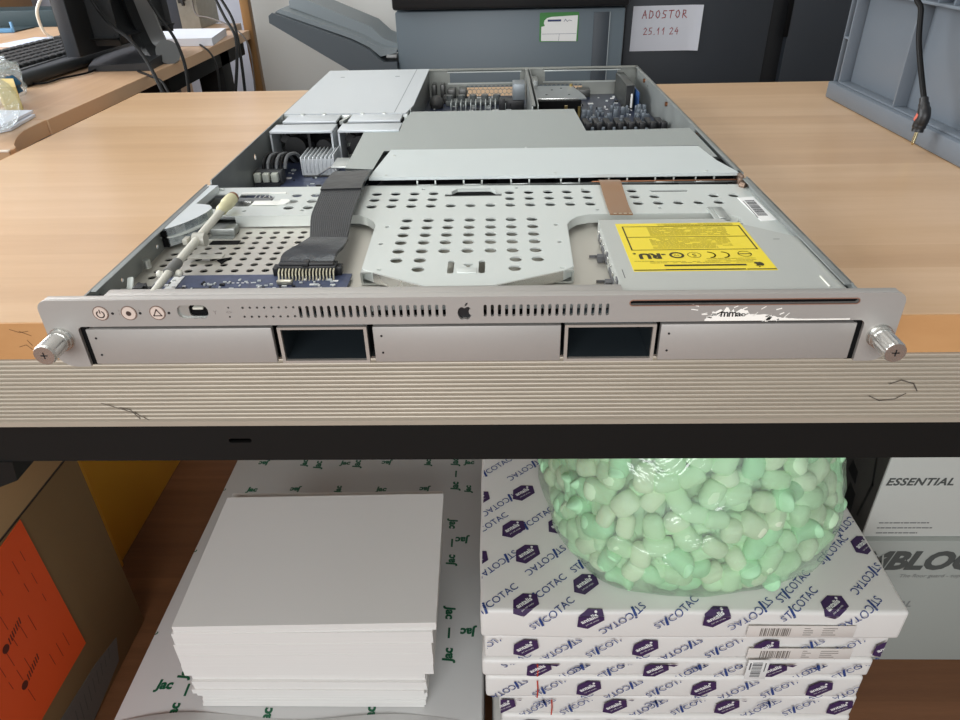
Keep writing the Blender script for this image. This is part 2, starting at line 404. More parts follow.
apple_b = [(0, .30), (.10, .36), (.22, .40), (.34, .36), (.42, .27), (.33, .20), (.28, .08), (.30, -.06), (.37, -.16), (.46, -.21), (.40, -.34), (.30, -.48), (.20, -.54), (.10, -.51), (0, -.47), (-.10, -.51), (-.20, -.54), (-.31, -.47), (-.42, -.30), (-.48, -.08), (-.46, .12), (-.38, .28), (-.27, .37), (-.15, .38)]
apple_l = [(0, .43), (.02, .56), (.11, .67), (.23, .72), (.21, .58), (.13, .48)]
ax, az, asz = -.0004, .0339, .0082
apple = [[(ax + p[0] * asz, az + p[1] * asz * 1.05) for p in q] for q in (apple_b, apple_l)]
slot = rrect(.0912, .0374, .2158, .0403, .0014, 4)
fw = rrect(-.1622, .0315, -.1447, .0400, .0036, 5)
g = curve_geo([ol, slot, fw] + vent + dots + apple, .0022)
mb = MB().geo(g, mapxz(.0011))
# top lip, from the front edge back
mb.box((-.237, .0018, H - .0012), (.237, .0062, FZ1), .0004).box((-.205, .0058, H - .0013), (.0878, .0142, FZ1 - .0001), .0004)
mb.box((-.2405, .0018, .030), (-.2392, .009, .0385)).box((.2392, .0018, .030), (.2405, .009, .0385))
part('front_bezel', mb, bez_m)
mb = MB().box((-.0998, .0062, .0285), (.0861, .0068, .0412))
part('vent_mesh', MB().box((-.094, .0095, .0305), (-.058, .010, .040)).box((.004, .0095, .0305), (.02, .010, .040)), mat('dark mesh', (60, 58, 50), .5))
part('logo_backing', MB().box((-.009, .0023, .0275), (.009, .0027, .0423)), black_p)
part('light_backing', MB().box((-.136, .0023, .030), (-.0945, .0027, .0405)), black_p)
part('inner_strip', MB().box((-.058, .013, .029), (.0045, .0134, .0412)).box((.0205, .013, .029), (.085, .0134, .0412)), paint_w)
part('disc_slot', MB().box((.090, .0024, .0365), (.2165, .006, .0415)), void)
part('disc_slot_rim', MB().geo(curve_geo([rrect(.0907, .0369, .2163, .0408, .0019, 5), rrect(.0912, .0374, .2158, .0403, .0014, 4)], .0006), mapxz(-.0001)), mat('copper toned rim', (176, 136, 118), .35, .6))
# firewire port
o = part('port', MB().geo(curve_geo([rrect(-.1626, .0311, -.1443, .0404, .004, 5), rrect(-.1560, .0322, -.1453, .0393, .0022, 5)], .0012), mapxz(.0022)), steel)
part('port_cavity', MB().box((-.158, .0034, .0315), (-.1445, .012, .0402)), void, o)
part('port_tongue', MB().box((-.1535, .0006, .0368), (-.1475, .011, .0382), .0003), white_p, o)
# buttons
def ring(x, z, r, w): return curve_geo([circ(x, z, r, 28), circ(x, z, r - w, 28)], .0002)
def button(name, x, icon):
    b = part(name, MB().cyl((x, .0, .0355), (x, -.0006, .0355), .0040, .0038, 28), mat('pearl button', (214, 196, 184), .4))
    mb = MB()
    for gg in icon: mb.geo(gg, mapxz(-.00075))
    part('icon', mb, mat('engraved dark mark', (64, 46, 40), .6), b)
    part('button_rim', MB().geo(ring(x, .0355, .0045, .0004), mapxz(-.0002)), mat('engraved rim', (120, 96, 84), .5), b)
x = -.2060; z = .0355
button('power_button', x, [stroke([(x + .0021 * math.sin(a), z - .0004 + .0021 * math.cos(a)) for a in [.6 + k * (2 * PI - 1.2) / 14 for k in range(15)]], .0006), stroke([(x, z + .0004), (x, z + .0024)], .0006)])
x = -.1898
button('identify_button', x, [curve_geo([circ(x, z, .0015, 16)])])
x = -.1735
button('alert_button', x, [stroke([(x - .0023, z - .0016), (x + .0023, z - .0016), (x, z + .0023)], .0006, True)])
mb = MB()
for x in (-.1993, -.1835, -.1671): mb.cyl((x, 0, .0353), (x, -.0002, .0353), .0008, n=10)
part('indicator_dot', mb, black_p)
mb = MB().geo(text_geo('Y', .0036), lambda u, v, w: (-.1408 + u, -.0001, .0352 + v))
mb.geo(text_geo('<>', .003), lambda u, v, w: (-.1329 + u, -.0001, .0353 + v))
for x, zz in ((-.1951, .0372), (-.1951, .0350), (-.1835, .0372)): mb.geo(text_geo('(-', .0018), lambda u, v, w: (x + u, -.0001, zz + v))
part('port_symbols', mb, mat('pale engraving', (128, 118, 114), .6))
# torn label remains with half a word
rnd = random.Random(3)
top = []; N = 60
for k in range(N + 1):
    t = k / N; x = .1335 + t * .080
    env = .0 + (.0080 if x < .148 else .0080 * max(0, 1 - (x - .148) / .040) ** 1.6) * min(1, (x - .1335) / .006)
    top.append((x + rnd.uniform(-.0004, .0005), .0275 + max(.0003, env * rnd.uniform(.55, 1.05) + .0005)))
gsc = [curve_geo([[(.1335, .02715)] + top + [(.2135, .02715)]])]
for _ in range(26):
    x = rnd.uniform(.122, .178); zz = .0345 + rnd.uniform(-.006, .003) - max(0, x - .15) * .12; l = rnd.uniform(.001, .0035); a = rnd.uniform(.3, .9) if x > .14 else rnd.uniform(-.3, .3)
    gsc.append(stroke([(x, zz), (x + l * math.cos(a), zz + l * math.sin(a))], rnd.uniform(.0003, .0008)))
mb = MB()
for gg in gsc: mb.geo(gg, mapxz(-.00018))
o = part('torn_label', mb, mat('torn paper remains', (252, 248, 240), .7))
mb = MB().geo(text_geo('mmac', .0062, bold=.00012, align='LEFT', spacing=.9), lambda u, v, w: (.1415 + u, -.0004, .0318 + v * (1 - .55 * min(1, max(0, u - .007) / .008)) - .0008 * min(1, max(0, u - .007) / .008)))
part('label_letters', mb, black_p, o)
# drive modules, vent bays
def blank(x0, x1):
    d = part('drive_module', MB().box((x0, .0012, .0008), (x1, .0052, .0243), .0006, 0).box((x0 + .001, .0052, .0012), (x1 - .001, .13, .0235), .0004, 1), [bez_m, void])  # body behind the face coloured black to put shade under the cage holes
    mb = MB()
    for zz in (.0185, .0073): mb.cyl((x0 + .0048, .0012, zz), (x0 + .0048, .0010, zz), .0007, n=10)
    part('status_light', mb, black_p, d)
blank(-.2194, -.1115); blank(-.0535, .0540); blank(.1103, .2194)
for x0, x1 in ((-.1083, -.0568), (.0561, .1078)):
    g = curve_geo([[(x0, .0006), (x1, .0006), (x1, .0245), (x0, .0245)], [(x0 + .0019, .0022), (x1 - .0019, .0022), (x1 - .0019, .0230), (x0 + .0019, .0230)]], .0022)
    b = part('bay_frame', MB().geo(g, mapxz(.0022)), mat('bay frame metal', (190, 184, 176), .4, .5))
    mb = MB()
    for a, c in (((x0 + .0002, .0034, .001), (x0 + .0019, .12, .0249)), ((x1 - .0019, .0034, .001), (x1 - .0002, .12, .0249)), ((x0 + .0012, .0034, .0008), (x1 - .0012, .12, .0022)), ((x0 + .0012, .0034, .0237), (x1 - .0012, .12, .0250)), ((x0 + .0012, .119, .001), (x1 - .0012, .12, .0245))): mb.box(a, c)
    part('bay_liner', mb, bay_in, b)
part('bay_gap_shade', MB().box((-.2300, .0024, .0001), (-.2179, .0058, .0267)).box((.2181, .0024, .0001), (.2300, .0058, .0267)).box((-.2224, .0032, .0253), (.2224, .0058, .0268)).box((-.1112, .012, .0), (-.1086, .014, .0262)).box((-.0565, .012, .0), (-.0540, .014, .0262)).box((.0543, .012, .0), (.0558, .014, .0262)).box((.108, .012, .0), (.110, .014, .0262)), void)  # black blocks stand in for shade in the gaps around the bays
# thumbscrews
for s, bx, bz, tilt in ((-1, -.2335, .0195, 0), (1, .2325, .0170, 0)):
    t = thing  # noqa
    mb = MB().cyl((bx, 0, bz), (bx, -.0012, bz), .0072, n=32).cyl((bx, -.0012, bz), (bx, -.0032, bz), .0062, n=32).cyl((bx, -.0032, bz), (bx, -.0042, bz), .0068, n=32)
    o = part('thumbscrew', mb, chrome)
    # knurled barrel
    vs = []; n = 72; rows = 14; fs = []
    y0, y1 = -.0042, -.0195
    for j in range(rows + 1):
        for k in range(n):
            a = 2 * PI * k / n
            r = .0060 + (.00022 if ((k // 2 + j) % 2 == 0 and s < 0) else 0) + (.0002 * math.cos(a * 16) if s > 0 else 0)
            if j in (0, rows): r = .0057
            vs.append((bx + r * math.cos(a), y0 + (y1 - y0) * j / rows, bz + r * math.sin(a)))
    for j in range(rows):
        for k in range(n): fs.append((j * n + k, j * n + (k + 1) % n, (j + 1) * n + (k + 1) % n, (j + 1) * n + k))
    fs.append(tuple((rows) * n + k for k in range(n)))
    part('knurled_head', MB().add(vs, fs), chrome, o)
    mb = MB().geo(stroke([(bx - .0017, bz), (bx + .0017, bz)], .0007), mapxz(y1 - .0001)).geo(stroke([(bx, bz - .0017), (bx, bz + .0017)], .0007), mapxz(y1 - .0001))
    part('cross_slot', mb, black_p, o)

# --- drive cage top
holes = []
for i in range(13):
    for j in range(9):
        x = -.2150 + .0102 * i; y = .062 + .0094 * j
        if x > -.093 or x < -.212 or (x < -.198 and y > .10): continue
        holes.append(circ(x, y, .0026, 12))
g = curve_geo([[(-.2155, .019), (.2155, .019), (.2155, .150), (-.2155, .150)]] + holes, .0008)
cage = part('drive_cage', MB().geo(g, mapxy(.0278)), mat('cage sheet', (200, 196, 186), .36, .6, rvar=.05))
mb = MB().box((-.2155, .148, .002), (.2155, .150, .0274))
for x in (-.1100, -.0550, .0549, .1092): mb.box((x - .0004, .0145, .002), (x + .0004, .148, .0274))
part('cage_wall', mb, steel_dk)
# little tabs by the optical drive
mb = MB()
for y in (.085, .047): mb.box((.079, y, .0285), (.0875, y + .001, .030)).box((.0835, y - .008, .0285), (.0875, y - .003, .0325))
part('cage_tab', mb, inkg)

# --- front circuit board
mb = MB().box((-.196, .0205, .0300), (-.074, .0585, .0312), 0, 0)
mb.box((-.196, .0465, .0312), (-.190, .058, .0316), 0, 3)
rr = random.Random(5)
for k in range(120):
    x = rr.uniform(-.192, -.08); y = rr.uniform(.020, .050); a = rr.choice([(.002, .001), (.001, .002), (.003, .0016), (.0012, .0012)])
    mb.box((x, y, .0312), (x + a[0], y + a[1], .0312 + rr.uniform(.0004, .0012)), 0, rr.choice([1, 2, 2, 3]))
mb.box((-.168, .028, .0312), (-.154, .038, .0322), 0, 1)
for k in range(6): mb.box((-.150 + k * .003, .046, .0312), (-.1485 + k * .003, .0468, .0314), 0, 3)
for k in range(24): mb.box((-.140 + k * .0011, .027, .0312), (-.1395 + k * .0011, .0285, .0313), 0, 3)
fb = part('front_board', mb, [pcb, black_p, hot_glue, lab_w])
part('barcode_strip', MB().prism([(-.186, .0215), (-.1795, .0215), (-.1805, .0565), (-.187, .0565)], .0313, .0316), lab_w, fb)
mb = MB().cyl((-.2075, .0235, .029), (-.2075, .0235, .0335), .0055, n=20).cyl((-.085, .0215, .030), (-.085, .0215, .0345), .006, n=20)
part('standoff', mb, mat('blue grey disc', (110, 116, 128), .4), fb)
# connector
mb = MB().box((-.1205, .055, .0312), (-.083, .064, .038), .0006, 0).box((-.1190, .056, .0375), (-.0845, .060, .0395), .0006, 0).box((-.104, .0545, .0375), (-.1, .0615, .0402), .0004, 0)
mb.box((-.1235, .056, .0312), (-.1200, .063, .0365), .0004).box((-.0835, .056, .0312), (-.0800, .063, .0365), .0004)
cn = part('ribbon_connector', mb, black_p)
for k in range(17):
    x = -.1185 + k * .00215
    part('connector_pin', MB().tube([(x, .0548, .0365), (x, .0520, .0352), (x, .0506, .0314), (x, .0490, .0313)], .00055, 6, sub=3), gold, cn)
part('crystal_can', MB().box((-.118, .0420, .0312), (-.108, .0455, .0345), .0012), mat('pale metal can', (200, 196, 180), .3, .8), fb)

# --- big perforated plate (bays cover) z .037
ZP = .037
ol = [(-.2155, .2135), (-.087, .2135), (.2155, .2045), (.2155, .086), (.190, .100), (.190, .132), (.180, .142), (.100, .143)]
ol += [(.085, .1425), (.0755, .138), (.070, .131), (.0668, .123), (.0645, .052), (.058, .0465), (.015, .0265), (-.025, .0265), (-.058, .0465), (-.0656, .052), (-.0675, .125), (-.0700, .133), (-.0755, .141), (-.083, .1465)]
ol += [(-.176, .1475), (-.184, .1485), (-.1885, .146), (-.1915, .137), (-.195, .126), (-.200, .117), (-.2065, .110), (-.2115, .108), (-.2155, .108)]
holes = []
def H_(xs, ys, r=.0040):
    for y in ys:
        for x in xs: holes.append(circ(x, y, r, 18))
H_([-.0766, -.0616, -.0466, -.0315], [.1925, .1785]); H_([-.0766 + .015 * k for k in range(12)], [.1640])
H_([.0283, .0433, .0585, .0732, .0882], [.1925, .1785])
H_([-.0463, -.031, -.0163, -.0012, .0138, .0283, .0432], [.134, .1200, .1062, .0930, .0785])
H_([-.0458, -.0309, .0299, .0438], [.0640]); H_([-.0309, .0289], [.0502])
H_([-.140, -.125, -.110], [.192, .178, .164])
H_([.124, .139, .154, .169, .184], [.164]); H_([.124, .139, .184, .199], [.1785]); H_([.124], [.1925])
for x, y in ((-.0595, .122), (-.0595, .091), (.0595, .122), (.0595, .091), (-.055, .05), (.058, .05), (-.0405, .203), (.034, .203), (.086, .198), (-.172, .158), (-.128, .158), (.092, .151), (.138, .153), (-.123, .205)): holes.append(circ(x, y, .0016, 10))
holes.append([(-.0225, .185), (.022, .185), (.022, .191), (.0175, .191), (.013, .198), (-.013, .198), (-.0175, .191), (-.0225, .191)])
for x in (-.0108, .0085): holes.append(rrect(x - .002, .0435, x + .002, .0625, .0019))
holes.append([(-.003, .0575), (.003, .0575), (.003, .056), (.0012, .0545), (.001, .0525), (-.001, .0525), (-.0012, .0545), (-.003, .056)])
holes.append([(.139, .189), (.166, .189), (.168, .193), (.137, .193)])
holes.append([(-.210, .163), (-.191, .163), (-.1885, .198), (-.207, .198)])
holes.append([(-.186, .168), (-.172, .168), (-.170, .180), (-.157, .181), (-.157, .190), (-.165, .197), (-.186, .197)])
g = curve_geo([ol] + holes, .0010)
plate = part('perforated_cover', MB().geo(g, mapxy(ZP)), paint_w)
# flanges of the plate
def skirt(pts, z0, z1, t, mi=0, mb=None):
    mb = mb or MB(); P2 = [Vector(p) for p in pts]; Q2 = []; n_ = len(P2)
    for i in range(n_):
        d = (P2[min(i + 1, n_ - 1)] - P2[max(i - 1, 0)]).normalized(); Q2.append(P2[i] + Vector((-d.y, d.x)) * t)
    for i in range(n_ - 1): pass
    vs = [(p.x, p.y, z) for z in (z0, z1) for p in P2] + [(p.x, p.y, z) for z in (z0, z1) for p in Q2]; N2 = 2 * n_; fs = []
    for i in range(n_ - 1):
        fs += [(i, i + 1, n_ + i + 1, n_ + i), (N2 + i, N2 + n_ + i, N2 + n_ + i + 1, N2 + i + 1), (n_ + i, n_ + i + 1, N2 + n_ + i + 1, N2 + n_ + i), (i, N2 + i, N2 + i + 1, i + 1)]
    for i in (0, n_ - 1): fs.append((i, n_ + i, N2 + n_ + i, N2 + i))
    return mb.add(vs, fs, mi)
mb = skirt([(-.176, .1475), (-.1105, .1475)], .0290, .0374, .0008)
part('rear_lip', mb, paint_w, plate)
part('front_lip', skirt([(.058, .0462), (.015, .0262)], .0310, .0374, .0008), chrome, plate); part('front_lip', skirt([(-.025, .0262), (-.058, .0462)], .0310, .0374, .0008), chrome, plate)
mb = skirt([(.190, .100), (.190, .132), (.180, .142), (.100, .143), (.085, .1425), (.0755, .138), (.070, .131), (.0668, .123), (.0645, .052), (.058, .0465)], .031, .0374, .0006); part('cover_flange', mb, paint_w, plate)
mb = skirt([(-.058, .0465), (-.0656, .052), (-.0675, .125), (-.0700, .133), (-.0755, .141), (-.083, .1465), (-.1105, .1475)], .0310, .0374, .0006)
part('cover_flange', mb, paint_w, plate)
for x0 in (-.0665, .0525):
    g = curve_geo([rrect(x0, .0286, x0 + .0125, .0372, .0012), rrect(x0 + .0012, .0297, x0 + .0113, .0362, .0008)], .012); part('square_tube', MB().geo(g, mapxz(.0530)), steel, plate)
mb = MB().box((-.0065, .0435, ZP + .0004), (.0055, .051, ZP + .0010), .0003).prism([(-.0175, .191), (-.013, .1985), (.013, .1985), (.0175, .191), (.0175, .193), (.014, .2), (-.014, .2), (-.0175, .193)], ZP, ZP + .0022)
part('pressed_tab', mb, paint_w, plate)
AR = [(-.1925, .150), (-.1935, .141), (-.1970, .130), (-.2020, .1200), (-.2065, .1135), (-.2105, .1095), (-.2145, .1092)]
arm = part('lock_housing_arm', MB().prism(AR + [(-.2148, .2030), (-.2060, .2030), (-.2080, .1600), (-.1965, .1565)], .0374, .0432), mat('bright arm cover', (214, 219, 219), .35, .3), plate)
part('arm_rim', skirt(AR[::-1], .0300, .0430, .0010), mat('bluish polished rim', (196, 206, 214), .22, .8), plate)
part('arm_end', MB().box((-.2148, .1080, .0300), (-.2110, .1092, .0415)), void, plate)
# things seen through the windows of the plate
mb = MB().box((-.209, .160, .0300), (-.156, .200, .0308), 0, 0)
for k in range(14):
    x = rr.uniform(-.206, -.16); y = rr.uniform(.164, .195); mb.box((x, y, .0308), (x + rr.uniform(.002, .007), y + rr.uniform(.002, .006), .0308 + rr.uniform(.001, .004)), .0003, rr.choice([1, 2, 2]))
mb.cyl((-.164, .176, .031), (-.164, .176, .0362), .0048, n=16, mi=2)
part('lock_mechanism', mb, [steel_dk, black_p, chrome])
mb = MB().box((-.170, .169, .0378), (-.150, .178, .0386), .0004).prism([(-.150, .169), (-.144, .171), (-.1415, .176), (-.144, .181), (-.150, .181)], .0376, .0386)
mb.box((-.186, .1965, .0376), (-.15, .1985, .0384)); part('sliding_tab', mb, mat('bright white tab', (236, 236, 230), .4))
mb = MB().cyl((-.2100, .2075, .0355), (-.2100, .2075, .0405), .0022, n=12).box((-.2075, .2065, .0375), (-.2035, .2085, .0390), .0005).cyl((-.2115, .0740, .0300), (-.2115, .0740, .0355), .0022, n=12)
mb.cyl((-.2125, .0215, .0300), (-.2125, .0215, .038), .0030, n=14).box((-.2105, .0305, .0295), (-.2055, .034, .0345), .0006)
part('side_rivet', mb, steel, sv)
mb = MB(); M3 = Matrix.Translation((-.2075, .040, .0335)) @ Matrix.Rotation(.5, 4, 'X') @ Matrix.Rotation(.2, 4, 'Z'); mb.box((-.002, -.006, -.001), (.002, .006, .001), .0009, M=M3)
part('light_pipe', mb, mat('milky clear plastic', (214, 220, 214), .25), sv)
# black clip block under the rod end
mb = MB().box((-.2005, .0250, .029), (-.190, .033, .0365), .001)
for k in range(7): mb.box((-.201 + rr.uniform(0, .009), .0245 + rr.uniform(0, .008), .035), (-.198 + rr.uniform(0, .007), .030 + rr.uniform(0, .004), .038 + rr.uniform(0, .001)), .0005)
part('rod_clip', mb, black_p)
# --- lock rod
rod = part('lock_rod', MB().cyl((-.1795, .012, .0418), (-.1805, .038, .0425), .0021, .0024, 18).cyl((-.1805, .052, .0428), (-.1822, .140, .0442), .0025, .0028, 18), white_p)
part('rod_tip', MB().tube([(-.1823, .136, .0442), (-.1822, .146, .0447), (-.1820, .157, .0450), (-.1818, .164, .0452)], [.0029, .0040, .0047, .0045], 18, sub=5), yellowed, rod)
part('rod_cap', MB().cyl((-.1818, .164, .0452), (-.1817, .1675, .0452), .0045, .0042, 18), copperish, rod)
part('rod_sleeve', MB().cyl((-.1806, .0375, .0425), (-.1806, .0525, .0428), .0033, .0033, 18), grey_tube, rod)
part('rod_pin', MB().cyl((-.1870, .041, .0405), (-.1760, .041, .0405), .0018, n=12).ball((-.1760, .0415, .0405), (.0024, .0024, .0024)).ball((-.1875, .0405, .0405), (.0022, .0022, .0026)), white_p, rod)
mb = MB().box((-.1895, .0860, .0300), (-.1665, .0925, .0312), .0005).box((-.191, .0865, .0400), (-.1875, .0935, .0440), .0008).cyl((-.184, .0898, .0428), (-.176, .0898, .0428), .0046, n=14)
part('rod_bracket', mb, mat('grey clear clip', (176, 174, 164), .3))
part('bracket_opening', MB().prism([(-.1715, .0880), (-.1625, .0925), (-.166, .0815)], .0284, .0288), void)
mb = MB().box((-.190, .131, .0282), (-.172, .142, .0340), .001).box((-.190, .125, .0282), (-.172, .131, .0288))
part('latch_block', mb, steel_dk)
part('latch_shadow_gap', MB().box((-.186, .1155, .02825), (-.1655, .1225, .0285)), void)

# --- flat ribbon cable
def ribbon(path, t=.0012, groove=0, mb=None, mi=0):
    """path: list of (left point, right point); thick strip with grooves along its length"""
    mb = mb or MB(); n = 40; m = []
    PL = [Vector(a) for a, b in path]; PR = [Vector(b) for a, b in path]
    def sm(P):
        Q = []
        for i in range(len(P) - 1):
            p0 = P[max(i - 1, 0)]; p1 = P[i]; p2 = P[i + 1]; p3 = P[min(i + 2, len(P) - 1)]
            for k in range(5):
                tt = k / 5; Q.append(.5 * ((2 * p1) + (p2 - p0) * tt + (2 * p0 - 5 * p1 + 4 * p2 - p3) * tt * tt + (3 * p1 - p0 - 3 * p2 + p3) * tt ** 3))
        Q.append(P[-1]); return Q
    PL = sm(PL); PR = sm(PR); vs = []; K = len(PL)
    for i in range(K):
        d = PL[min(i + 1, K - 1)] - PL[max(i - 1, 0)]; nn = (PR[i] - PL[i]).cross(d).normalized()
        if nn.z < 0: nn = -nn
        for k in range(n + 1):
            q = PL[i].lerp(PR[i], k / n); vs.append(q + nn * (t / 2 + (groove if k % 2 else 0)))
        for k in range(n + 1):
            q = PL[i].lerp(PR[i], k / n); vs.append(q - nn * t / 2)
    w = 2 * (n + 1); fs = []
    for i in range(K - 1):
        for k in range(n):
            a = i * w + k; fs.append((a, a + 1, a + w + 1, a + w)); b = a + n + 1; fs.append((b, b + w, b + w + 1, b + 1))
        a = i * w; fs.append((a, a + w, a + w + n + 1, a + n + 1)); a = i * w + n; fs.append((a, a + n + 1, a + n + 1 + w, a + w))
    fs.append(tuple(range(n + 1)) + tuple(range(n + 1, 2 * n + 2))[::-1]); o = (K - 1) * w
    fs.append((tuple(range(n + 1)) + tuple(range(n + 1, 2 * n + 2))[::-1])); fs[-1] = tuple(o + q for q in fs[-1])[::-1]
    return mb.add(vs, fs, mi)
pth = [((-.1180, .182, .0440), (-.0865, .182, .0445)), ((-.1160, .160, .0442), (-.0855, .160, .0445)), ((-.1140, .130, .0435), (-.0845, .130, .0440)), ((-.1095, .105, .0420), (-.0825, .105, .0425)), ((-.1065, .090, .0405), (-.0815, .088, .0412))]
rb = part('ribbon_cable', ribbon(pth, .0014, .00028), ribbon_m)
pth = [((-.1150, .246, .036), (-.086, .244, .037)), ((-.1165, .230, .0435), (-.086, .230, .0440)), ((-.1180, .202, .0450), (-.0865, .202, .0455)), ((-.1180, .181, .0447), (-.0862, .181, .0452))]
part('tape_wrap', ribbon(pth, .0030, .0), tape_m, rb)
pth = [((-.1075, .094, .0408), (-.0810, .091, .0416)), ((-.1100, .080, .0425), (-.0815, .078, .0415)), ((-.1185, .069, .0405), (-.0840, .068, .0410)), ((-.1190, .0600, .0385), (-.0850, .0600, .0385))]
part('cable_end_wrap', ribbon(pth, .0022, .0), mat('dark blue grey film', (36, 40, 46), .25, bump=.5, scale=50), rb)

# --- optical drive
ol = [(.0884, .0064), (.2125, .0064), (.2125, .084), (.2085, .0885), (.190, .104), (.176, .1145), (.172, .1195), (.0884, .1195)]
od = part('optical_drive', MB().prism(ol, .0290, .0415), drive_m)
part('drive_front_lip', MB().box((.0884, .0060, .0385), (.2125, .0072, .0420), .0003), drive_m, od)
part('spring_clip', MB().box((.2035, .012, .0415), (.2047, .026, .0420), .0003), mat('pale spring', (226, 226, 216), .4), od)
mb = MB()
for y0, y1, z0, z1 in ((.100, .108, .031, .036), (.074, .094, .0305, .0345), (.068, .071, .031, .039), (.034, .058, .0305, .0340), (.026, .032, .030, .040)): mb.box((.0876, y0, z0), (.0886, y1, z1), .0002, 0)
for k in range(8): mb.box((.0872, .030 + k * .011, .0345 + (k % 3) * .001), (.0885, .0325 + k * .011, .038), .0002, 1)
part('side_details', mb, [inkg, chrome], od)
mb = MB().box((.092, .026, .0415), (.0925, .038, .04155)).box((.196, .0815, .0415), (.2, .0822, .04155))
part('engraved_mark', mb, inkg, od)
# yellow label (reads from the back)
LX0, LX1, LY0, LY1, LZ = .0988, .1832, .0348, .1115, .04165
lb = part('warning_label', MB().box((LX0, LY0, .0415), (LX1, LY1, LZ)), yel, od)
def rot180(g): return xf(g, rot=PI)
fr = MB(); sf = MB()
cx = (LX0 + LX1) / 2
for y in (.1055, .0870, .0660): fr.geo(stroke([(LX0 + .004, y), (LX1 - .0025, y)], .0007), mapxy(LZ + .00012))
for x in (LX0 + .0040, LX1 - .0025): fr.geo(stroke([(x, .1055), (x, .0660)], .0009), mapxy(LZ + .00012))
fr.geo(stroke([(LX0 + .001, .0362), (LX0 + .019, .0362)], .0012), mapxy(LZ + .00012)); fr.geo(stroke([(LX1 - .017, .0362), (LX1 - .001, .0362)], .0012), mapxy(LZ + .00012))
rw = random.Random(11)
def fine(x0, x1, y, h, dens=.9, tgt=sf):
    x = x0
    while x < x1:
        l = rw.uniform(.0008, .0035)
        if rw.random() < dens: tgt.geo(stroke([(x, y), (min(x + l, x1), y)], h), mapxy(LZ + .0001))
        x += l + .0006 + h / 2
for y in (.1098, .1082, .1068): fine(cx - .014, LX1 - .006, y, .0006)
for k in range(9): fine(cx - .022, LX1 - .013, .1035 - k * .0017, .0006)
for k in range(10): fine(cx - .024, LX1 - .016 - (k > 7) * .01, .0848 - k * .0018, .0006)
for y in (.0480, .0462): fine(LX0 + .012, LX1 - .010, y, .0006)
for y in (.0520, .0497): fine(cx + .005, LX1 - .008, y, .0006)
fine(LX0 + .018, LX1 - .016, .0425, .0022, .8, fr); fine(LX0 + .020, LX1 - .019, .0364, .0016, .85, fr)
fine(LX0 + .003, LX0 + .014, .0490, .0006)
# marks: recognised component mark, test house ring, S ring, C E, safety ring
fr.geo(xf(text_geo('RU', .0105, bold=.0006), LX0 + .0135, .0568, PI), mapxy(LZ + .00014))
fr.geo(xf(text_geo('c', .004, bold=.0002), LX0 + .0045, .0600, PI), mapxy(LZ + .00014)); fr.geo(xf(text_geo('us', .003, bold=.0002), LX0 + .022, .0585, PI), mapxy(LZ + .00014))
fr.geo(curve_geo([circ(LX0 + .0300, .0575, .0046, 26), circ(LX0 + .0300, .0575, .0030, 26)]), mapxy(LZ + .00014))
fr.geo(text_geo('TV', .003), lambda u, v, w: (LX0 + .0300 - u, .0575 - v, LZ + .00014))
fr.geo(curve_geo([circ(LX0 + .0408, .0575, .0042, 26), circ(LX0 + .0408, .0575, .0038, 26)]), mapxy(LZ + .00014))
fr.geo(text_geo('S', .006), lambda u, v, w: (LX0 + .0408 - u, .0575 - v, LZ + .00014))
for xx in (.0495, .0580):
    fr.geo(stroke([(LX0 + xx + .0040 * math.sin(a), .0575 + .0042 * math.cos(a)) for a in [.15 + k * (PI - .3) / 12 for k in range(13)]], .0009), mapxy(LZ + .00014))
fr.geo(curve_geo([circ(LX1 - .0125, .0585, .0042, 26), circ(LX1 - .0125, .0585, .0037, 26)]), mapxy(LZ + .00014)); fr.geo(stroke([(LX1 - .0163, .0585), (LX1 - .0087, .0585)], .0009), mapxy(LZ + .00014))
for q in (apple_b, apple_l): fr.geo(curve_geo([[(LX1 - .0085 - p[0] * .006, .0430 - p[1] * .006) for p in q]]), mapxy(LZ + .00014))
part('label_print', fr, ink, lb); part('label_fine_print', sf, ink_soft, lb)
# barcode sticker and clip on plate
st = part('serial_sticker', MB().prism([(.2000, .172), (.2125, .1745), (.2140, .1260), (.2025, .1240)], ZP + .0005, ZP + .0008), lab_w)
mb = MB()
for k in range(30): mb.box((.2035, .134 + k * .0011, ZP + .0008), (.2105, .134 + k * .0011 + rr.choice([.0004, .0007]), ZP + .0009))
mb.box((.2018, .13, ZP + .0008), (.2024, .165, ZP + .0009)); part('barcode', mb, inkg, st)
mb = MB().box((.171, .1250, ZP + .0005), (.182, .150, ZP + .0020), .0006).box((.1740, .1260, ZP + .0020), (.1790, .148, ZP + .0028), .0005)
part('cable_clamp', mb, steel)
part('black_plug', MB().box((.183, .108, .0300), (.188, .118, .0385), .0008), black_p)
# amber flex cable
pth = [((.1000, .224, .030), (.1170, .224, .030)), ((.1003, .212, .0400), (.1172, .2115, .0400)), ((.0998, .185, .0395), (.1165, .184, .0395)), ((.0990, .155, .0395), (.1150, .154, .0395)), ((.0985, .133, .0405), (.1145, .132, .0405))]
fx = part('flex_cable', ribbon(pth, .0007, 0), orange_fx)
mb = MB()
for k in range(4): mb.box((.1010 + k * .0036, .1325, .0411), (.1030 + k * .0036, .1335, .0413))
part('flex_contacts', mb, gold, fx)

# --- blower row behind the plate
mb = MB().box((-.0835, .2150, .002), (.2135, .2165, .030))
for k in range(6):
    x = -.06 + k * .0495
    mb.box((x - .021, .222, .003), (x + .021, .262, .034), .002)
part('blower_row', mb, black_p)
part('blower_grille', MB().box((-.086, .2162, .0355), (.2145, .2175, .0368)), steel_dk)
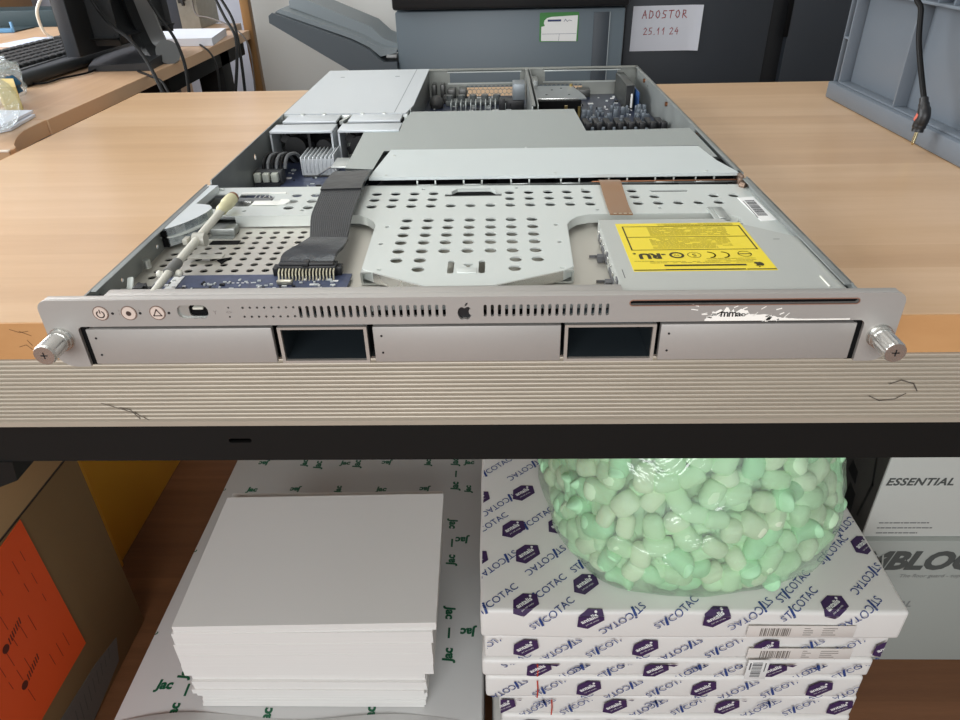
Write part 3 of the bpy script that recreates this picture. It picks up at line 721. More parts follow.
# white cover
ol = [(-.0865, .2178), (.2140, .2175), (.2050, .252), (.2005, .2975), (-.0785, .2995), (-.0840, .244)]
wc = part('blower_cover', MB().prism(ol, .0405, .0430), paint_c)
mb = MB()
for px in (427, 473, 520, 570, 618, 665, 706):
    x = at(px, 183, z=.037).x
    mb.box((x - .0075, .2150, .0360), (x + .0075, .2162, .0372), .0002).box((x - .0080, .2150, .0360), (x - .0068, .2162, .0405)).box((x + .0068, .2150, .0360), (x + .0080, .2162, .0405))
part('cover_clip', mb, steel, wc)
mb = MB()
for x, y in ((-.073, .2235), (.066, .2235), (.189, .223), (-.073, .28), (.045, .30)): mb.ball((x, y, .0430), (.0014, .0014, .0005), 8)
part('cover_dimple', mb, steel, wc)
# copper spring strip at the right
part('contact_strip', MB().box((.095, .2128, .0380), (.214, .2145, .0388), .0002), copperish)
mb = MB().box((.2125, .208, .034), (.2150, .222, .0435), .0005).box((.2095, .2035, .034), (.2150, .207, .0425), .0005).cyl((.2105, .2, .0385), (.2135, .1965, .0385), .0028, n=12)
part('spring_latch', mb, mat('brown steel', (130, 110, 96), .4, .7))
# polished duct
ol = [(-.1120, .2505), (-.0875, .2460), (-.0855, .3025), (.2025, .3055), (.2060, .2690), (.2105, .2690), (.2105, .3690), (.1070, .3640), (.1042, .4595), (-.0765, .4590), (-.0805, .4050), (-.1160, .4065)]
du = part('air_duct', MB().prism(ol, .0395, .0412), duct_m)
sk = skirt([(.2105, .3690), (.1070, .3640), (.1042, .4595), (-.0765, .4590), (-.0805, .4050), (-.1160, .4065), (-.1120, .2505)], .006, .0395, .0008)
part('duct_wall', sk, steel_dk, du)
part('duct_notch', MB().box((.1980, .2300, .0300), (.2140, .2700, .0390)), void, du)
part('cover_gap_shade', MB().box((-.0890, .2460, .0300), (-.0800, .3060, .0393)).box((-.0890, .2960, .0300), (.2070, .3080, .0393)), void, du)  # black strips stand in for shade in the seam around the cover
part('middle_shelf', MB().box((-.2150, .1505, .0278), (.2150, .2140, .0286)), steel_dk)

# --- power supply
pl_ = part('power_supply', MB().box((-.2150, .445, .0020), (-.0785, .7085, .0420), .0005), steel)
part('power_supply_lid', MB().prism([(-.2150, .4470), (-.0800, .4435), (-.0755, .4800), (-.0755, .7095), (-.2165, .7095)], .0420, .0437), mat('pale lid', (200, 205, 208), .38, .25, var=.02, scale=12), pl_)
part('lid_slot', MB().box((-.1915, .655, .0437), (-.186, .660, .0438)).box((-.1175, .655, .0437), (-.1115, .660, .0438)).box((-.0935, .4455, .0437), (-.0925, .7085, .04378)), mat('grey press mark', (140, 146, 150), .5), pl_)
mb = MB()
for x in (-.196, -.172, -.130, -.106): mb.box((x, .441, .0425), (x + .004, .447, .0440), .0005)
part('lid_hook', mb, steel, pl_)
for x0, x1 in ((-.2120, -.1480), (-.1425, -.0800)):
    f_ = part('fan_box', MB().box((x0, .3755, .0400), (x1, .4040, .0425), .0004).box((x0, .3755, .004), (x0 + .0018, .404, .0395)).box((x1 - .0018, .3755, .004), (x1, .404, .0395)), mat('pale lid', (212, 216, 218)), sv)
    part('fan_box_top', MB().box((x0 + .004, .4130, .0405), (x1 - .003, .4430, .0432), .0005), mat('pale lid', (212, 216, 218)), f_)
    part('fan_box_gap', MB().box((x0 + .001, .4035, .0370), (x1 - .001, .4130, .0400)).box((x0 + .002, .425, .004), (x1 - .002, .44, .0400)), void, f_)
    xm = (x0 + x1) / 2
    mb = MB().box((xm + .006, .377, .005), (xm + .0085, .379, .0395)).cyl((xm - .012, .40, .022), (xm - .012, .39, .022), .011, n=20).cyl((xm + .018, .40, .022), (xm + .018, .39, .022), .008, n=20)
    part('fan_hub', mb, mat('darkened fan part', (16, 16, 17), .6), f_)  # hub coloured near black for the shade inside the fan box
    mb = MB()
    for k in range(7):
        a = 2 * PI * k / 7; M3 = Matrix.Translation((xm - .012, .402, .022)) @ Matrix.Rotation(a, 4, 'Y') @ Matrix.Rotation(.5, 4, 'X')
        mb.box((.008, -.001, -.004), (.018, .0, .004), M=M3)
    part('fan_blade', mb, black_p, f_)
part('fan_box_fold', MB().prism([(-.1415, .441), (-.1475, .413), (-.1435, .413), (-.1385, .441)], .0395, .0430), steel)

# --- left circuit area
mb = MB().box((-.2145, .225, .0050), (-.080, .400, .0064))
for k in range(150):
    x = rr.uniform(-.210, -.086); y = rr.uniform(.232, .365); a = rr.choice([(.002, .001), (.001, .002), (.004, .002), (.0015, .0015), (.005, .003)])
    mb.box((x, y, .0064), (x + a[0], y + a[1], .0064 + rr.uniform(.0003, .0015)), 0, rr.choice([1, 2, 2, 3, 3]))
for k in range(9): mb.box((-.206 + k * .0042, .276, .0064), (-.2048 + k * .0042, .296, .0066), 0, 3)
part('side_board', mb, [pcb, black_p, hot_glue, lab_w])
hsx0, hsx1 = -.1755, -.1420
mb = MB().box((hsx0, .3425, .0075), (hsx1, .3780, .0100))
for k in range(9):
    x = hsx0 + .0006 + k * (hsx1 - hsx0 - .0012) / 8; mb.box((x - .0006, .3415, .0095), (x + .0006, .3790, .0255 + (.002 if k == 8 else 0)), .0002)
mb.box((hsx0, .3425, .010), (hsx1, .3432, .0235))
hs = part('heatsink', mb, mat('anodised silver', (206, 210, 212), .35, .35))
part('heatsink_base', MB().box((hsx0 + .002, .3390, .0064), (hsx1 - .002, .377, .0074)), black_p, hs)
part('heatsink_clip', MB().tube([(-.1585, .338, .0085), (-.152, .334, .013), (-.1445, .334, .0175), (-.1395, .333, .0150), (-.137, .331, .008), (-.134, .332, .013)], .0008, 8), chrome, hs)
for k in range(3): part('white_plug', MB().box((-.2140 + k * .0083, .3100, .0105), (-.2075 + k * .0083, .3165, .0190), .0011), mat('pale plug', (196, 200, 188), .4))
mb = MB().box((-.2150, .3165, .0064), (-.1885, .3310, .0195), .001).box((-.2135, .3110, .0064), (-.1905, .3165, .0100)); part('power_connector', mb, mat('dark grey plug', (58, 60, 62), .45))
for k in range(6):
    x = -.2110 + k * .0042
    mb = MB().tube([(x + .003, .326, .0190), (x + .0035, .329, .0245), (x + .005, .337, .0290), (x + .009, .350, .0270), (x + .011, .360, .018), (x + .011, .374, .012)], .0017, 10)
    part('supply_wire', mb, mat('grey wire', (92, 94, 96), .4) if k % 2 else cable_m)
part('duct_foot', MB().box((-.136, .300, .0260), (-.1120, .330, .0280), .0005), steel)

# --- rear electronics
mb = MB().box((-.0765, .462, .0050), (.2140, .7075, .0064))
for k in range(230):
    x = rr.uniform(-.070, .205); y = rr.uniform(.468, .695); a = rr.choice([(.003, .002), (.002, .003), (.005, .003), (.002, .002), (.007, .005)])
    mb.box((x, y, .0064), (x + a[0], y + a[1], .0064 + rr.uniform(.0005, .0030)), 0, rr.choice([1, 2, 2, 3]))
part('main_board', mb, [mat('dark blue board', (38, 46, 66), .4, var=.4, scale=200), black_p, hot_glue, lab_w])
for k in range(8):
    x = .1195 + .0122 * k
    d = part('memory_socket', MB().box((x, .478, .0064), (x + .0066, .512, .0190), .0006), black_p)
    part('socket_latch', MB().box((x - .0002, .470, .0064), (x + .0068, .4785, .0225), .0008), mat('socket latch', (18, 18, 22), .4), d)
mb = MB()
for k in range(16):
    x = .113 + .0122 * (k % 8) ; y = .466 - (k // 8) * .004 + rr.uniform(-.002, .002); mb.box((x, y, .0064), (x + .0032, y + .003, .0150 + rr.uniform(0, .006)), .0006)
for k in range(20): mb.box((.112 + rr.uniform(0, .09), .455 + rr.uniform(0, .01), .0064), (.114 + rr.uniform(0, .09), .459 + rr.uniform(0, .01), .012), .0004)
for k in range(60):
    x = .110 + rr.uniform(0, .095); y = rr.uniform(.515, .60); mb.box((x, y, .0064), (x + rr.uniform(.002, .007), y + rr.uniform(.002, .006), .0064 + rr.uniform(.002, .012)), .0004)
part('capacitor', mb, mat('pale component', (104, 112, 120), .4, .3))
mb = MB().box((.0585, .474, .0064), (.0597, .700, .0425), .0002).box((.0650, .474, .0300), (.0660, .700, .0430), .0002).box((.0585, .474, .0415), (.0625, .700, .0428))
part('centre_divider', mb, steel_dk)
part('divider_bracket', MB().box((.060, .560, .0064), (.0655, .64, .034), .0006).box((.0610, .655, .0064), (.075, .69, .036), .001), steel_dk)
part('riser_block', MB().box((.0400, .610, .0200), (.0560, .640, .0400), .001).box((.030, .612, .0064), (.055, .634, .0195), .001, 1).box((.022, .60, .0064), (.030, .606, .024), .0005, 1), [mat('grey block', (128, 134, 138), .4, .4), black_p])
ol = [(.0670, .5750), (.1315, .5750), (.1310, .592), (.1270, .620), (.1200, .6570), (.0670, .6570)]
ec = part('expansion_card', MB().prism(ol, .0270, .0282), mat('grey card shield', (150, 156, 158), .35, .7, var=.1, scale=40))
mb = MB()
for x, y in ((.083, .60), (.112, .6), (.092, .63), (.105, .64)): mb.cyl((x, y, .0282), (x, y, .0284), .0016, n=10)
part('card_hole', mb, void, ec)
part('card_edge', MB().box((.067, .5742, .0262), (.1215, .5755, .0290), .0003), chrome, ec)
part('card_socket', MB().box((.066, .57, .0064), (.125, .660, .0262)), void)
part('brass_post', MB().cyl((.1195, .6545, .0064), (.1195, .6545, .0310), .0022, n=12).cyl((.1215, .5620, .0064), (.1215, .562, .0215), .0018, n=12).cyl((.1045, .556, .0064), (.1045, .556, .0240), .0022, n=12), mat('brass', (190, 165, 105), .3, .9))
mb = MB().box((.1860, .610, .0350), (.1970, .700, .0365), .0005).box((.1860, .610, .0064), (.1870, .700, .035)).box((.1960, .610, .0064), (.1970, .700, .035))
rc = part('riser_cage', mb, mat('grey steel bracket', (84, 86, 84), .4, .7))
part('riser_insert', MB().box((.1872, .6115, .0100), (.1958, .6130, .0345)), black_p, rc)
part('riser_card', MB().box((.1990, .590, .0064), (.2003, .660, .0310)), mat('bright blue board', (40, 76, 130), .35), rc)
part('white_tab', MB().prism([(.1900, .592), (.1922, .592), (.1950, .609), (.1928, .609)], .012, .0260), lab_w, rc)
mb = MB().box((.132, .685, .0064), (.150, .704, .017), .001)
part('rear_port_block', mb, mat('metal port shell', (92, 92, 90), .4, .7))
mb = MB().box((-.0720, .690, .0064), (-.0660, .706, .0260), .001).box((-.0600, .690, .0064), (-.0540, .706, .0260), .001)
mb.box((-.0500, .688, .0064), (-.0390, .706, .0200), .001).box((-.0340, .688, .0064), (-.0230, .706, .0200), .001); part('port_shell', mb, mat('metal port shell', (92, 92, 90)))
mb = MB()
for k in range(13): mb.box((-.0420 + k * .0065, .612, .0064), (-.0405 + k * .0065, .640, .0165), .0003)
part('fin_row', mb, mat('silver fins', (176, 182, 180), .35, .5))
mb = MB().box((-.05, .645, .0064), (.02, .668, .0120), .0005)
for k in range(5): mb.cyl((-.045 + k * .016, .656, .0064), (-.045 + k * .016, .656, .0185), .0050, n=16)
part('coil', mb, mat('grey coil', (88, 92, 92), .45))
mb = MB().ball((-.062, .640, .012), (.010, .014, .010), 12).ball((-.050, .668, .010), (.007, .009, .008), 10)
part('dark_choke', mb, mat('dark grey rubber', (62, 62, 62), .6))
part('supply_side_wall', MB().box((-.0780, .4600, .0020), (-.0765, .7085, .0435)), steel_dk)
mb = MB()
for y in (.640, .5, .36): mb.cyl((W - .0012, y, .036), (W - .0035, y, .036), .0026, n=12)
part('wall_stud', mb, copperish)

# ================================================================ UNDER THE DESK
def bmbox(a, b, bev=.002): return MB().box(a, b, bev)
# ---- grey white wrapped stack with green print
jz = -.61
jp = thing('wrapped_paper_pack', 'large grey-white wrapped paper pack printed Jac, lying under the loose paper', 'paper pack', (-.22, .42, FZ))
jx0, jx1, jy0, jy1 = -.462, -.004, .085, .735
build('wrapping', MB().box((jx0, jy0, FZ + .002), (jx1, jy1, jz), .004), wrap_g, jp)
def jac(x, y, rot, txt='Jac', size=.0180):
    if txt in ('-', '|'): return xf(stroke([(-.007, 0), (.007, 0)], .0030), x, y, rot + (PI / 2 if txt == '|' else 0))
    return xf(text_geo(txt, size, bold=.0008, shear=.1), x, y, rot)
gs = []
for (px, py, rot, txt) in ((165, 685, 0, 'Jac'), (187, 690, 0, '|'), (205, 690, PI, 'Jac'), (173, 711, PI / 2, 'Jac'), (185, 672, PI / 2, 'Jac'),
                      (310, 500, PI * .42, 'Jac'), (448, 655, PI / 2, 'Jac'), (449, 633, PI / 2, '-'), (450, 613, -PI / 2, 'Jac'), (451, 560, PI / 2, 'Jac'), (452, 543, PI / 2, '-'), (453, 524, -PI / 2, 'Jac'),
                      (468, 632, PI, 'Jac'), (462, 540, PI, 'Jac'), (455, 486, PI / 2, 'Jac'), (456, 474, PI / 2, '-'), (455, 462, PI / 2, 'Jac'), (318, 465, PI / 2, 'Jac'), (357, 464, PI / 2, 'Jac'), (370, 714, PI / 2, 'Jac'), (266, 716, PI / 2, 'Jac')):
    p = at(px, py, z=jz); gs.append(jac(p.x, p.y, rot, txt))
for x in (-.4605,):
    for y in (.27, .42, .56, .66): gs.append(xf(text_geo('c', .012, bold=.0004), x, y, PI / 2))
for k in range(6):
    for j in range(3):
        gs.append(jac(-.41 + .075 * k, .56 + .07 * j, (0, PI, PI / 2)[(k + j) % 3], 'Jac', .015))
g = merge(*gs); g = cut(g, [((jx0 + .002, 0, 0), (-1, 0, 0), True), ((jx1 - .002, 0, 0), (1, 0, 0), True), ((0, jy0 + .002, 0), (0, -1, 0), True), ((0, jy1 - .002, 0), (0, 1, 0), True)])
build('printed_lettering', MB().geo(g, mapxy(jz + .0004)), green_ink, jp)
# folded flap bulging at the front of the pack
vs = []; nx, ny = 24, 8; fs = []
for j in range(ny + 1):
    for i in range(nx + 1):
        u = i / nx; v = j / ny; x = -.455 + u * .43
        y = .143 + .010 * math.sin(u * 3.1) + .006 * math.sin(u * 9) - v * .068
        z = jz + .001 + .012 * math.sin(min(1, v * 1.6) * PI / 2) * (math.sin(u * PI) ** .5) + .002 * math.sin(u * 11 + v * 4)
        vs.append((x, y, max(z, jz + .0005)))
for j in range(ny):
    for i in range(nx): a = j * (nx + 1) + i; fs.append((a, a + 1, a + nx + 2, a + nx + 1))
build('folded_flap', MB().add(vs, fs), wrap_g, jp, smooth=60)

# ---- loose paper blocks, irregular edges
def block(name, x0, x1, y0, y1, z0, z1, label, seed, skew=0., n=7, jit=.0012, sl=0., rot=0.):
    r = random.Random(seed); mb = MB(); cxm = (x0 + x1) / 2; cym = (y0 + y1) / 2
    for k in range(n):
        a = z0 + (z1 - z0) * k / n; b = z0 + (z1 - z0) * (k + 1) / n; t = (k + .5) / n
        dx = r.uniform(-jit, jit) + skew * t; dy = r.uniform(-jit, jit) * .6 + sl * t
        P = [(x0 + dx, y0 + dy), (x1 + dx, y0 + dy), (x1 + dx, y1 + dy), (x0 + dx, y1 + dy)]
        P = [(cxm + (p[0] - cxm) * math.cos(rot) - (p[1] - cym) * math.sin(rot), cym + (p[0] - cxm) * math.sin(rot) + (p[1] - cym) * math.cos(rot)) for p in P]
        mb.prism(P, a, b + .00001)
    o = build(name, mb, paper_edge); return tag(o, label, 'paper', 'loose white paper stacked on the wrapped pack')
block('paper_stack', -.3540, -.0760, .163, .40, -.6085, -.5870, 'lowest thin layer of loose white paper, directly on the printed wrapping', 1, n=4, skew=.003)
block('paper_stack', -.3590, -.0735, .1625, .41, -.5870, -.5560, 'second layer up in the loose white paper pile', 2, n=4, jit=.002, skew=.002)
block('paper_stack', -.3560, -.0720, .1660, .405, -.5560, -.5385, 'narrow set-back layer under the thick block of loose white paper', 3, n=3, skew=.0)
block('paper_stack', -.3600, -.0620, .1605, .392, -.5385, -.4620, 'thick white paper block in the upper half of the loose pile', 4, n=4, jit=.0010, skew=.0015, rot=.012)
block('paper_stack', -.3560, -.0570, .1620, .3720, -.4620, -.4500, 'thin topmost layer of plain white sheets on the loose paper pile', 5, n=3, jit=.0016, rot=.022)

# ---- wrapped sticker paper packs
def antalis():
    pg = [(-.0125, -.0035), (-.006, -.010), (.011, -.0065), (.0145, .0035), (.0045, .0095), (-.006, .0075)]
    return pg
AN = xf(curve_geo([antalis()]), sx=1.3, sy=1.3); ANT = xf(merge(xf(text_geo('antalis', .0062, bold=.0002), .0005, .0008, .12), xf(curve_geo([circ(0, 0, .0012, 10)]), .0085, .0042), xf(text_geo('just ask antalis', .0022), .001, -.0042, .12)), sx=1.3, sy=1.3)
ST = merge(text_geo('ST', .0115, align='RIGHT'), xf(text_geo('COTAC', .0115, align='LEFT'), .0035, 0)); STI = merge(stroke([(-.0005, -.0042), (.0022, .0028)], .0026), xf(curve_geo([circ(0, 0, .0013, 10)]), .0034, .0052))
ST = merge(ST, STI); ST = xf(ST, -.010, 0, sx=1.1, sy=1.1)
packs = [(-.4100, -.4540, -.0050, .4535, .149), (-.4555, -.4960, .0005, .4475, .154), (-.4970, -.5260, -.0010, .4400, .152), (-.5270, -.5660, .0020, .4370, .151), (-.5670, -.6040, .0150, .4420, .153), (-.6050, -.6450, .0170, .4400, .150), (-.6460, -.6870, .0080, .4450, .152), (-.6880, -.7290, .0060, .4460, .152)]
names = ['topmost white wrapped sticker paper pack, under the bag of foam peanuts', 'second pack from the top in the pile of sticker paper', 'third pack from the top in the pile of sticker paper, a thin one',
         'fourth pack from the top of the sticker paper pile, with a thin red line', 'fifth pack from the top in the pile of sticker paper', 'sixth pack from the top in the pile of sticker paper, cut by the frame edge', 'seventh pack down, near the floor in the pile of sticker paper', 'bottom pack in the pile of sticker paper, on the floor']
for i, (z1, z0, x0, x1, y0) in enumerate(packs):
    L = .635; y1 = y0 + L; h = z1 - z0; rr = random.Random(40 + i)
    t = thing('sticker_paper_pack', names[i], 'paper pack', ((x0 + x1) / 2, y0 + L / 2, z0), 'white wrapped packs of sticker paper in one pile')
    # soft box, slightly bulged faces
    bm = bmesh.new(); bmesh.ops.create_cube(bm, size=1)
    for v in bm.verts: v.co = Vector((x0 + (x1 - x0) * (v.co.x + .5), y0 + L * (v.co.y + .5), z0 + h * (v.co.z + .5)))
    bmesh.ops.bevel(bm, geom=list(bm.edges), offset=.005, segments=3, profile=.6, affect='EDGES')
    bmesh.ops.subdivide_edges(bm, edges=[e for e in bm.edges if e.calc_length() > .1], cuts=22, use_grid_fill=True)
    for v in bm.verts:
        nz = noise.noise(Vector((v.co.x * 14, v.co.y * 9, i * 3.7))) * .0016
        if v.co.y < y0 + .02: v.co.y += nz * 1.3; 
        if v.co.x < x0 + .01 or v.co.x > x1 - .01: v.co.x += nz * 2
        if v.co.z < z1 - .006 and v.co.z > z0 + .006: pass
    build('wrapper', MB().frombm(bm), wrap_w, t, smooth=50)
    blue = []; purp = []; whi = []
    if i == 0:
        for px, py, k in ((490, 471, 0), (529, 467, 1), (505, 501, 1), (484, 529, 0), (531, 523, 0), (501, 562, 1), (550, 557, 1), (586, 561, 0), (491, 604, 0), (541, 594, 0), (830, 553, 0), (869, 575, 1), (850, 520, 1), (790, 590, 0)):
            p = at(px, py, z=z1); blue.append(xf(ST, p.x, p.y - y0, .72 + k * PI))
        for px, py in ((477, 499), (522, 493), (512, 529), (558, 525), (474, 560), (526, 554), (524, 604), (584, 584), (862, 545), (838, 500)):
            p = at(px, py, z=z1); purp.append(xf(AN, p.x, p.y - y0, .5)); whi.append(xf(ANT, p.x, p.y - y0, .5))
        row = [(.0693, -.008, 'N'), (.1137, -.009, 'L'), (.1554, -.005, 'I'), (.2036, -.006, 'N'), (.2478, -.006, 'L'), (.2931, .002, 'I'), (.3360, .006, 'N'), (.3745, .008, 'L'), (.410, .004, 'I')]
        for u, v, k in row:
            if k == 'L': purp.append(xf(AN, u, v, .5)); whi.append(xf(ANT, u, v, .5))
            else: blue.append(xf(ST, u, v, .72 + (PI if k == 'I' else 0)))
        for a in range(8):
            for b in range(7):
                u = .03 + a * .058 + (b % 2) * .03; v = .29 + b * .05
                if (a + b) % 3 == 1: purp.append(xf(AN, u, v, .5)); whi.append(xf(ANT, u, v, .5))
                else: blue.append(xf(ST, u, v, .72 + (PI if (a + b) % 3 else 0)))
    else:
        ph = (0, .045, .105, .075, .02, .095, .05, .08)[i]; 
        for a in range(-1, 14):
            for b in range(2):
                u = ph + a * .0445 - (.0 if b == 0 else .022); v = -.30 * 0 - h * (.45 if b == 0 else 1.35 if i % 2 else -.25)
                k = (a + b * 2 + i) % 3
                if k == 1: purp.append(xf(AN, u, v, .5)); whi.append(xf(ANT, u, v, .5))
                else: blue.append(xf(ST, u, v, .72 + (PI if k == 2 else 0)))
    def place(gl, lift, mi, mb):
        if not gl: return
        g = merge(*gl)
        g = cut(g, [((x0 + .003, 0, 0), (-1, 0, 0), True), ((x1 - .004, 0, 0), (1, 0, 0), True), ((0, -h + .003, 0), (0, -1, 0), True), ((0, L - .01, 0), (0, 1, 0), True)])
        for (no, off) in (((0, -1, 0), .0035), ((0, 1, 0), -.0035)):
            top_side = off > 0
            gg = cut(g, [((0, .004 if top_side else -.004, 0), (0, -1 if top_side else 1, 0), True)])
            if top_side:
                if i == 0: mb.geo(gg, lambda u, v, w: (u, y0 + v, z1 + lift), mi)
            else:
                mb.geo(gg, lambda u, v, w: (u, y0 - lift - .0022, z1 + v), mi)
        if i == 0:   # the strip that runs over the rounded edge
            gg = cut(g, [((0, .004, 0), (0, 1, 0), True), ((0, -.004, 0), (0, -1, 0), True)])
            mb.geo(gg, lambda u, v, w: (u, y0 + .004 - (.004 - v) * .78 - lift, z1 - .004 + (v + .004) * .55 + lift), mi)
    mb = MB(); place(blue, .0006, 0, mb); build('blue_print', mb, blue_ink, t, smooth=0)
    mb = MB(); place(purp, .0007, 0, mb); place(whi, .0010, 1, mb); build('logo_print', mb, [purple_ink, lab_w], t, smooth=0)
    if i in (0, 1, 5):
        s0 = (.285, .295, .25, 0, 0, .285)[i]
        lbm = MB().box((s0, y0 - .0036, z1 - .036), (s0 + .115, y0 - .0028, z1 - .018), .0003); lbl = build('clear_label', lbm, mat('shiny label', (222, 216, 210), .25), t)
        mb = MB(); x = s0 + .014
        while x < s0 + .046: 
            w_ = rr.choice([.0006, .0010, .0016]); mb.box((x, y0 - .0040, z1 - .034), (x + w_, y0 - .0036, z1 - .0215)); x += w_ + rr.choice([.0008, .0014])
        for q in range(4): mb.box((s0 + .060, y0 - .0040, z1 - .022 - q * .0035), (s0 + .060 + rr.uniform(.004, .012), y0 - .0036, z1 - .0214 - q * .0035)); mb.box((s0 + .080, y0 - .0040, z1 - .022 - q * .0035), (s0 + .080 + rr.uniform(.01, .02), y0 - .0036, z1 - .0214 - q * .0035))
        build('label_barcode', mb, mat('faded print', (120, 112, 106), .6), lbl)
    if i == 2:
        pB = at(765, 650, y=y0 - .003)
        lbl = build('white_barcode_label', MB().box((.296, y0 - .0066, -.522), (.3200, y0 - .0058, -.4870), .0003), lab_w, t)
        mb = MB()
        for q in range(11): mb.box((.3015, y0 - .0070, -.5170 + q * .0025), (.3125, y0 - .0066, -.5170 + q * .0025 + rr.choice([.0008, .0014])))
        mb.box((.2985, y0 - .0070, -.504), (.3000, y0 - .0066, -.492)).box((.3155, y0 - .007, -.507), (.3165, y0 - .0066, -.492))
        build('label_barcode', mb, inkg, lbl)
    if i in (2, 3, 4):
        xr = {2: at(537, 670, y=y0), 3: at(537, 685, y=y0), 4: at(551, 706, y=y0)}[i].x
        build('tear_line', MB().geo(stroke([(xr, z1 - .004), (xr + .001, (z0 + z1) / 2), (xr + .0005, z0 + .003)], .0016), mapxz(y0 - .0030)), red_ink, t)

# ---- bag of foam peanuts
BC = Vector((.238, .335, -.330))
def sq(t, e): return math.copysign(abs(t) ** e, t)
FOOT = [(.447, .37), (.434, .305), (.414, .252), (.375, .196), (.300, .1625), (.222, .1560), (.145, .163), (.122, .178), (.098, .212), (.074, .30), (.066, .38), (.10, .45), (.17, .50), (.24, .515), (.32, .50), (.40, .45)]
def foot_r(th):
    best = 0; d = Vector((math.cos(th), math.sin(th)))
    for i in range(len(FOOT)):
        a = Vector(FOOT[i]) - BC.xy; b = Vector(FOOT[(i + 1) % len(FOOT)]) - BC.xy; e = b - a; den = d.x * e.y - d.y * e.x
        if abs(den) < 1e-9: continue
        t = (a.x * e.y - a.y * e.x) / den; u = (a.x * d.y - a.y * d.x) / den
        if t > 0 and -1e-6 <= u <= 1 + 1e-6: best = max(best, t)
    return best
FR = [foot_r(2 * PI * k / 180) for k in range(180)]
FR = [sum(FR[(k + j) % 180] for j in range(-6, 7)) / 13 for k in range(180)]
PROF = [(-.140, 0), (-.142, .30), (-.158, .52), (-.200, .72), (-.260, .86), (-.320, .95), (-.360, 1.0), (-.388, 1.0), (-.4085, .93), (-.4085, .6), (-.4085, 0)]
def bagpt(th, ph, s=1.0, wr=1.):
    t = ph / PI * (len(PROF) - 1); i = min(int(t), len(PROF) - 2); f = t - i
    z = PROF[i][0] * (1 - f) + PROF[i + 1][0] * f; q = PROF[i][1] * (1 - f) + PROF[i + 1][1] * f
    a = (th / (2 * PI) * 180) % 180; k = int(a); r = FR[k] * (1 - a + k) + FR[(k + 1) % 180] * (a - k)
    v = Vector((math.cos(th) * r * q, math.sin(th) * r * q, z - BC.z))
    n_ = (noise.noise(v * 14 + Vector((0, 0, 4))) * .004 + wr * noise.noise(v * 45) * .003) * (1 if z > -.39 else .3)
    v += v.normalized() * n_; v *= s
    p = BC + v
    if p.z < -.4085: p.z = -.4085
    return p
bagth = thing('packing_bag', 'clear plastic bag of pale green foam peanuts on the sticker paper pile', 'bag', (BC.x, BC.y, -.4085))
vs = []; fs = []; n, m = 120, 70
for i in range(m + 1):
    for k in range(n):
        p = bagpt(2 * PI * k / n, PI * i / m); 
        c = math.sin(2 * PI * k / n * 11 + i * .35) * .0016 * (math.sin(PI * i / m)); p = BC + (p - BC) * (1 + c / .16)
        p.z = max(p.z, -.4085); vs.append(p)
for i in range(m):
    for k in range(n): fs.append((i * n + k, i * n + (k + 1) % n, (i + 1) * n + (k + 1) % n, (i + 1) * n + k))
build('bag_film', MB().add(vs, fs), bag_m, bagth, smooth=80)
def peanut_mesh(seed):
    r = random.Random(seed); n, m = 14, 9; vs = []; fs = []; a, b, c = r.uniform(.014, .017), r.uniform(.010, .012), r.uniform(.009, .011); bend = r.uniform(-.35, .5)
    for i in range(m + 1):
        for k in range(n):
            ph = PI * i / m; th = 2 * PI * k / n
            x = sq(math.cos(ph), .55) * a; y = sq(math.sin(ph), .55) * sq(math.cos(th), .8) * b; z = sq(math.sin(ph), .55) * sq(math.sin(th), .8) * c
            z += bend * (x * x) / a * 1.2; vs.append((x, y, z))
    for i in range(m):
        for k in range(n): fs.append((i * n + k, i * n + (k + 1) % n, (i + 1) * n + (k + 1) % n, (i + 1) * n + k))
    me = bpy.data.meshes.new('foam_peanut'); me.from_pydata(vs, [], fs); me.polygons.foreach_set('use_smooth', [True] * len(fs))
    me.materials.append([peanut_m, mat('paler green foam', (224, 240, 210), .8), mat('bluish green foam', (184, 234, 190), .8)][seed % 3]); return me
PM = [peanut_mesh(k) for k in range(7)]
rp_ = random.Random(21); pts = []
tries = 0
while len(pts) < 290 and tries < 60000:
    tries += 1
    th = rp_.uniform(0, 2 * PI); ph = PI * rp_.uniform(.02, .86)
    p = bagpt(th, ph, .925, 0)
    if p.z < -.396: p.z = -.396
    if p.z > -.13: continue
    view = (CAM - p).normalized(); nrm = (p - BC).normalized()
    if nrm.dot(view) < -.1 and p.y > BC.y: continue
    if (p - BC).xy.length < .05 and p.z < -.38: continue
    if all((p - q).length > .0195 for q in pts): pts.append(p)
proto = None
for k, p in enumerate(pts):
    if proto is None:
        proto = bpy.data.objects.new('foam_peanut', PM[0]); COL.objects.link(proto); o = proto
        tag(o, 'pale green foam packing peanut inside the clear bag on the sticker paper packs', 'packing peanut', 'pale green foam peanuts in the bag')
    else:
        o = proto.copy(); o.data = PM[k % 7]; COL.objects.link(o)
    nrm = (p - BC).normalized(); q = nrm.to_track_quat('Z', 'Y') @ Matrix.Rotation(rp_.uniform(0, 2 * PI), 3, 'Z').to_quaternion() @ Matrix.Rotation(rp_.uniform(-.5, .5), 3, 'Y').to_quaternion()
    o.location = p; o.rotation_mode = 'QUATERNION'; o.rotation_quaternion = q
    s_ = rp_.uniform(.9, 1.15); o.scale = (s_, s_, s_)
mb = MB(); vs = []; 
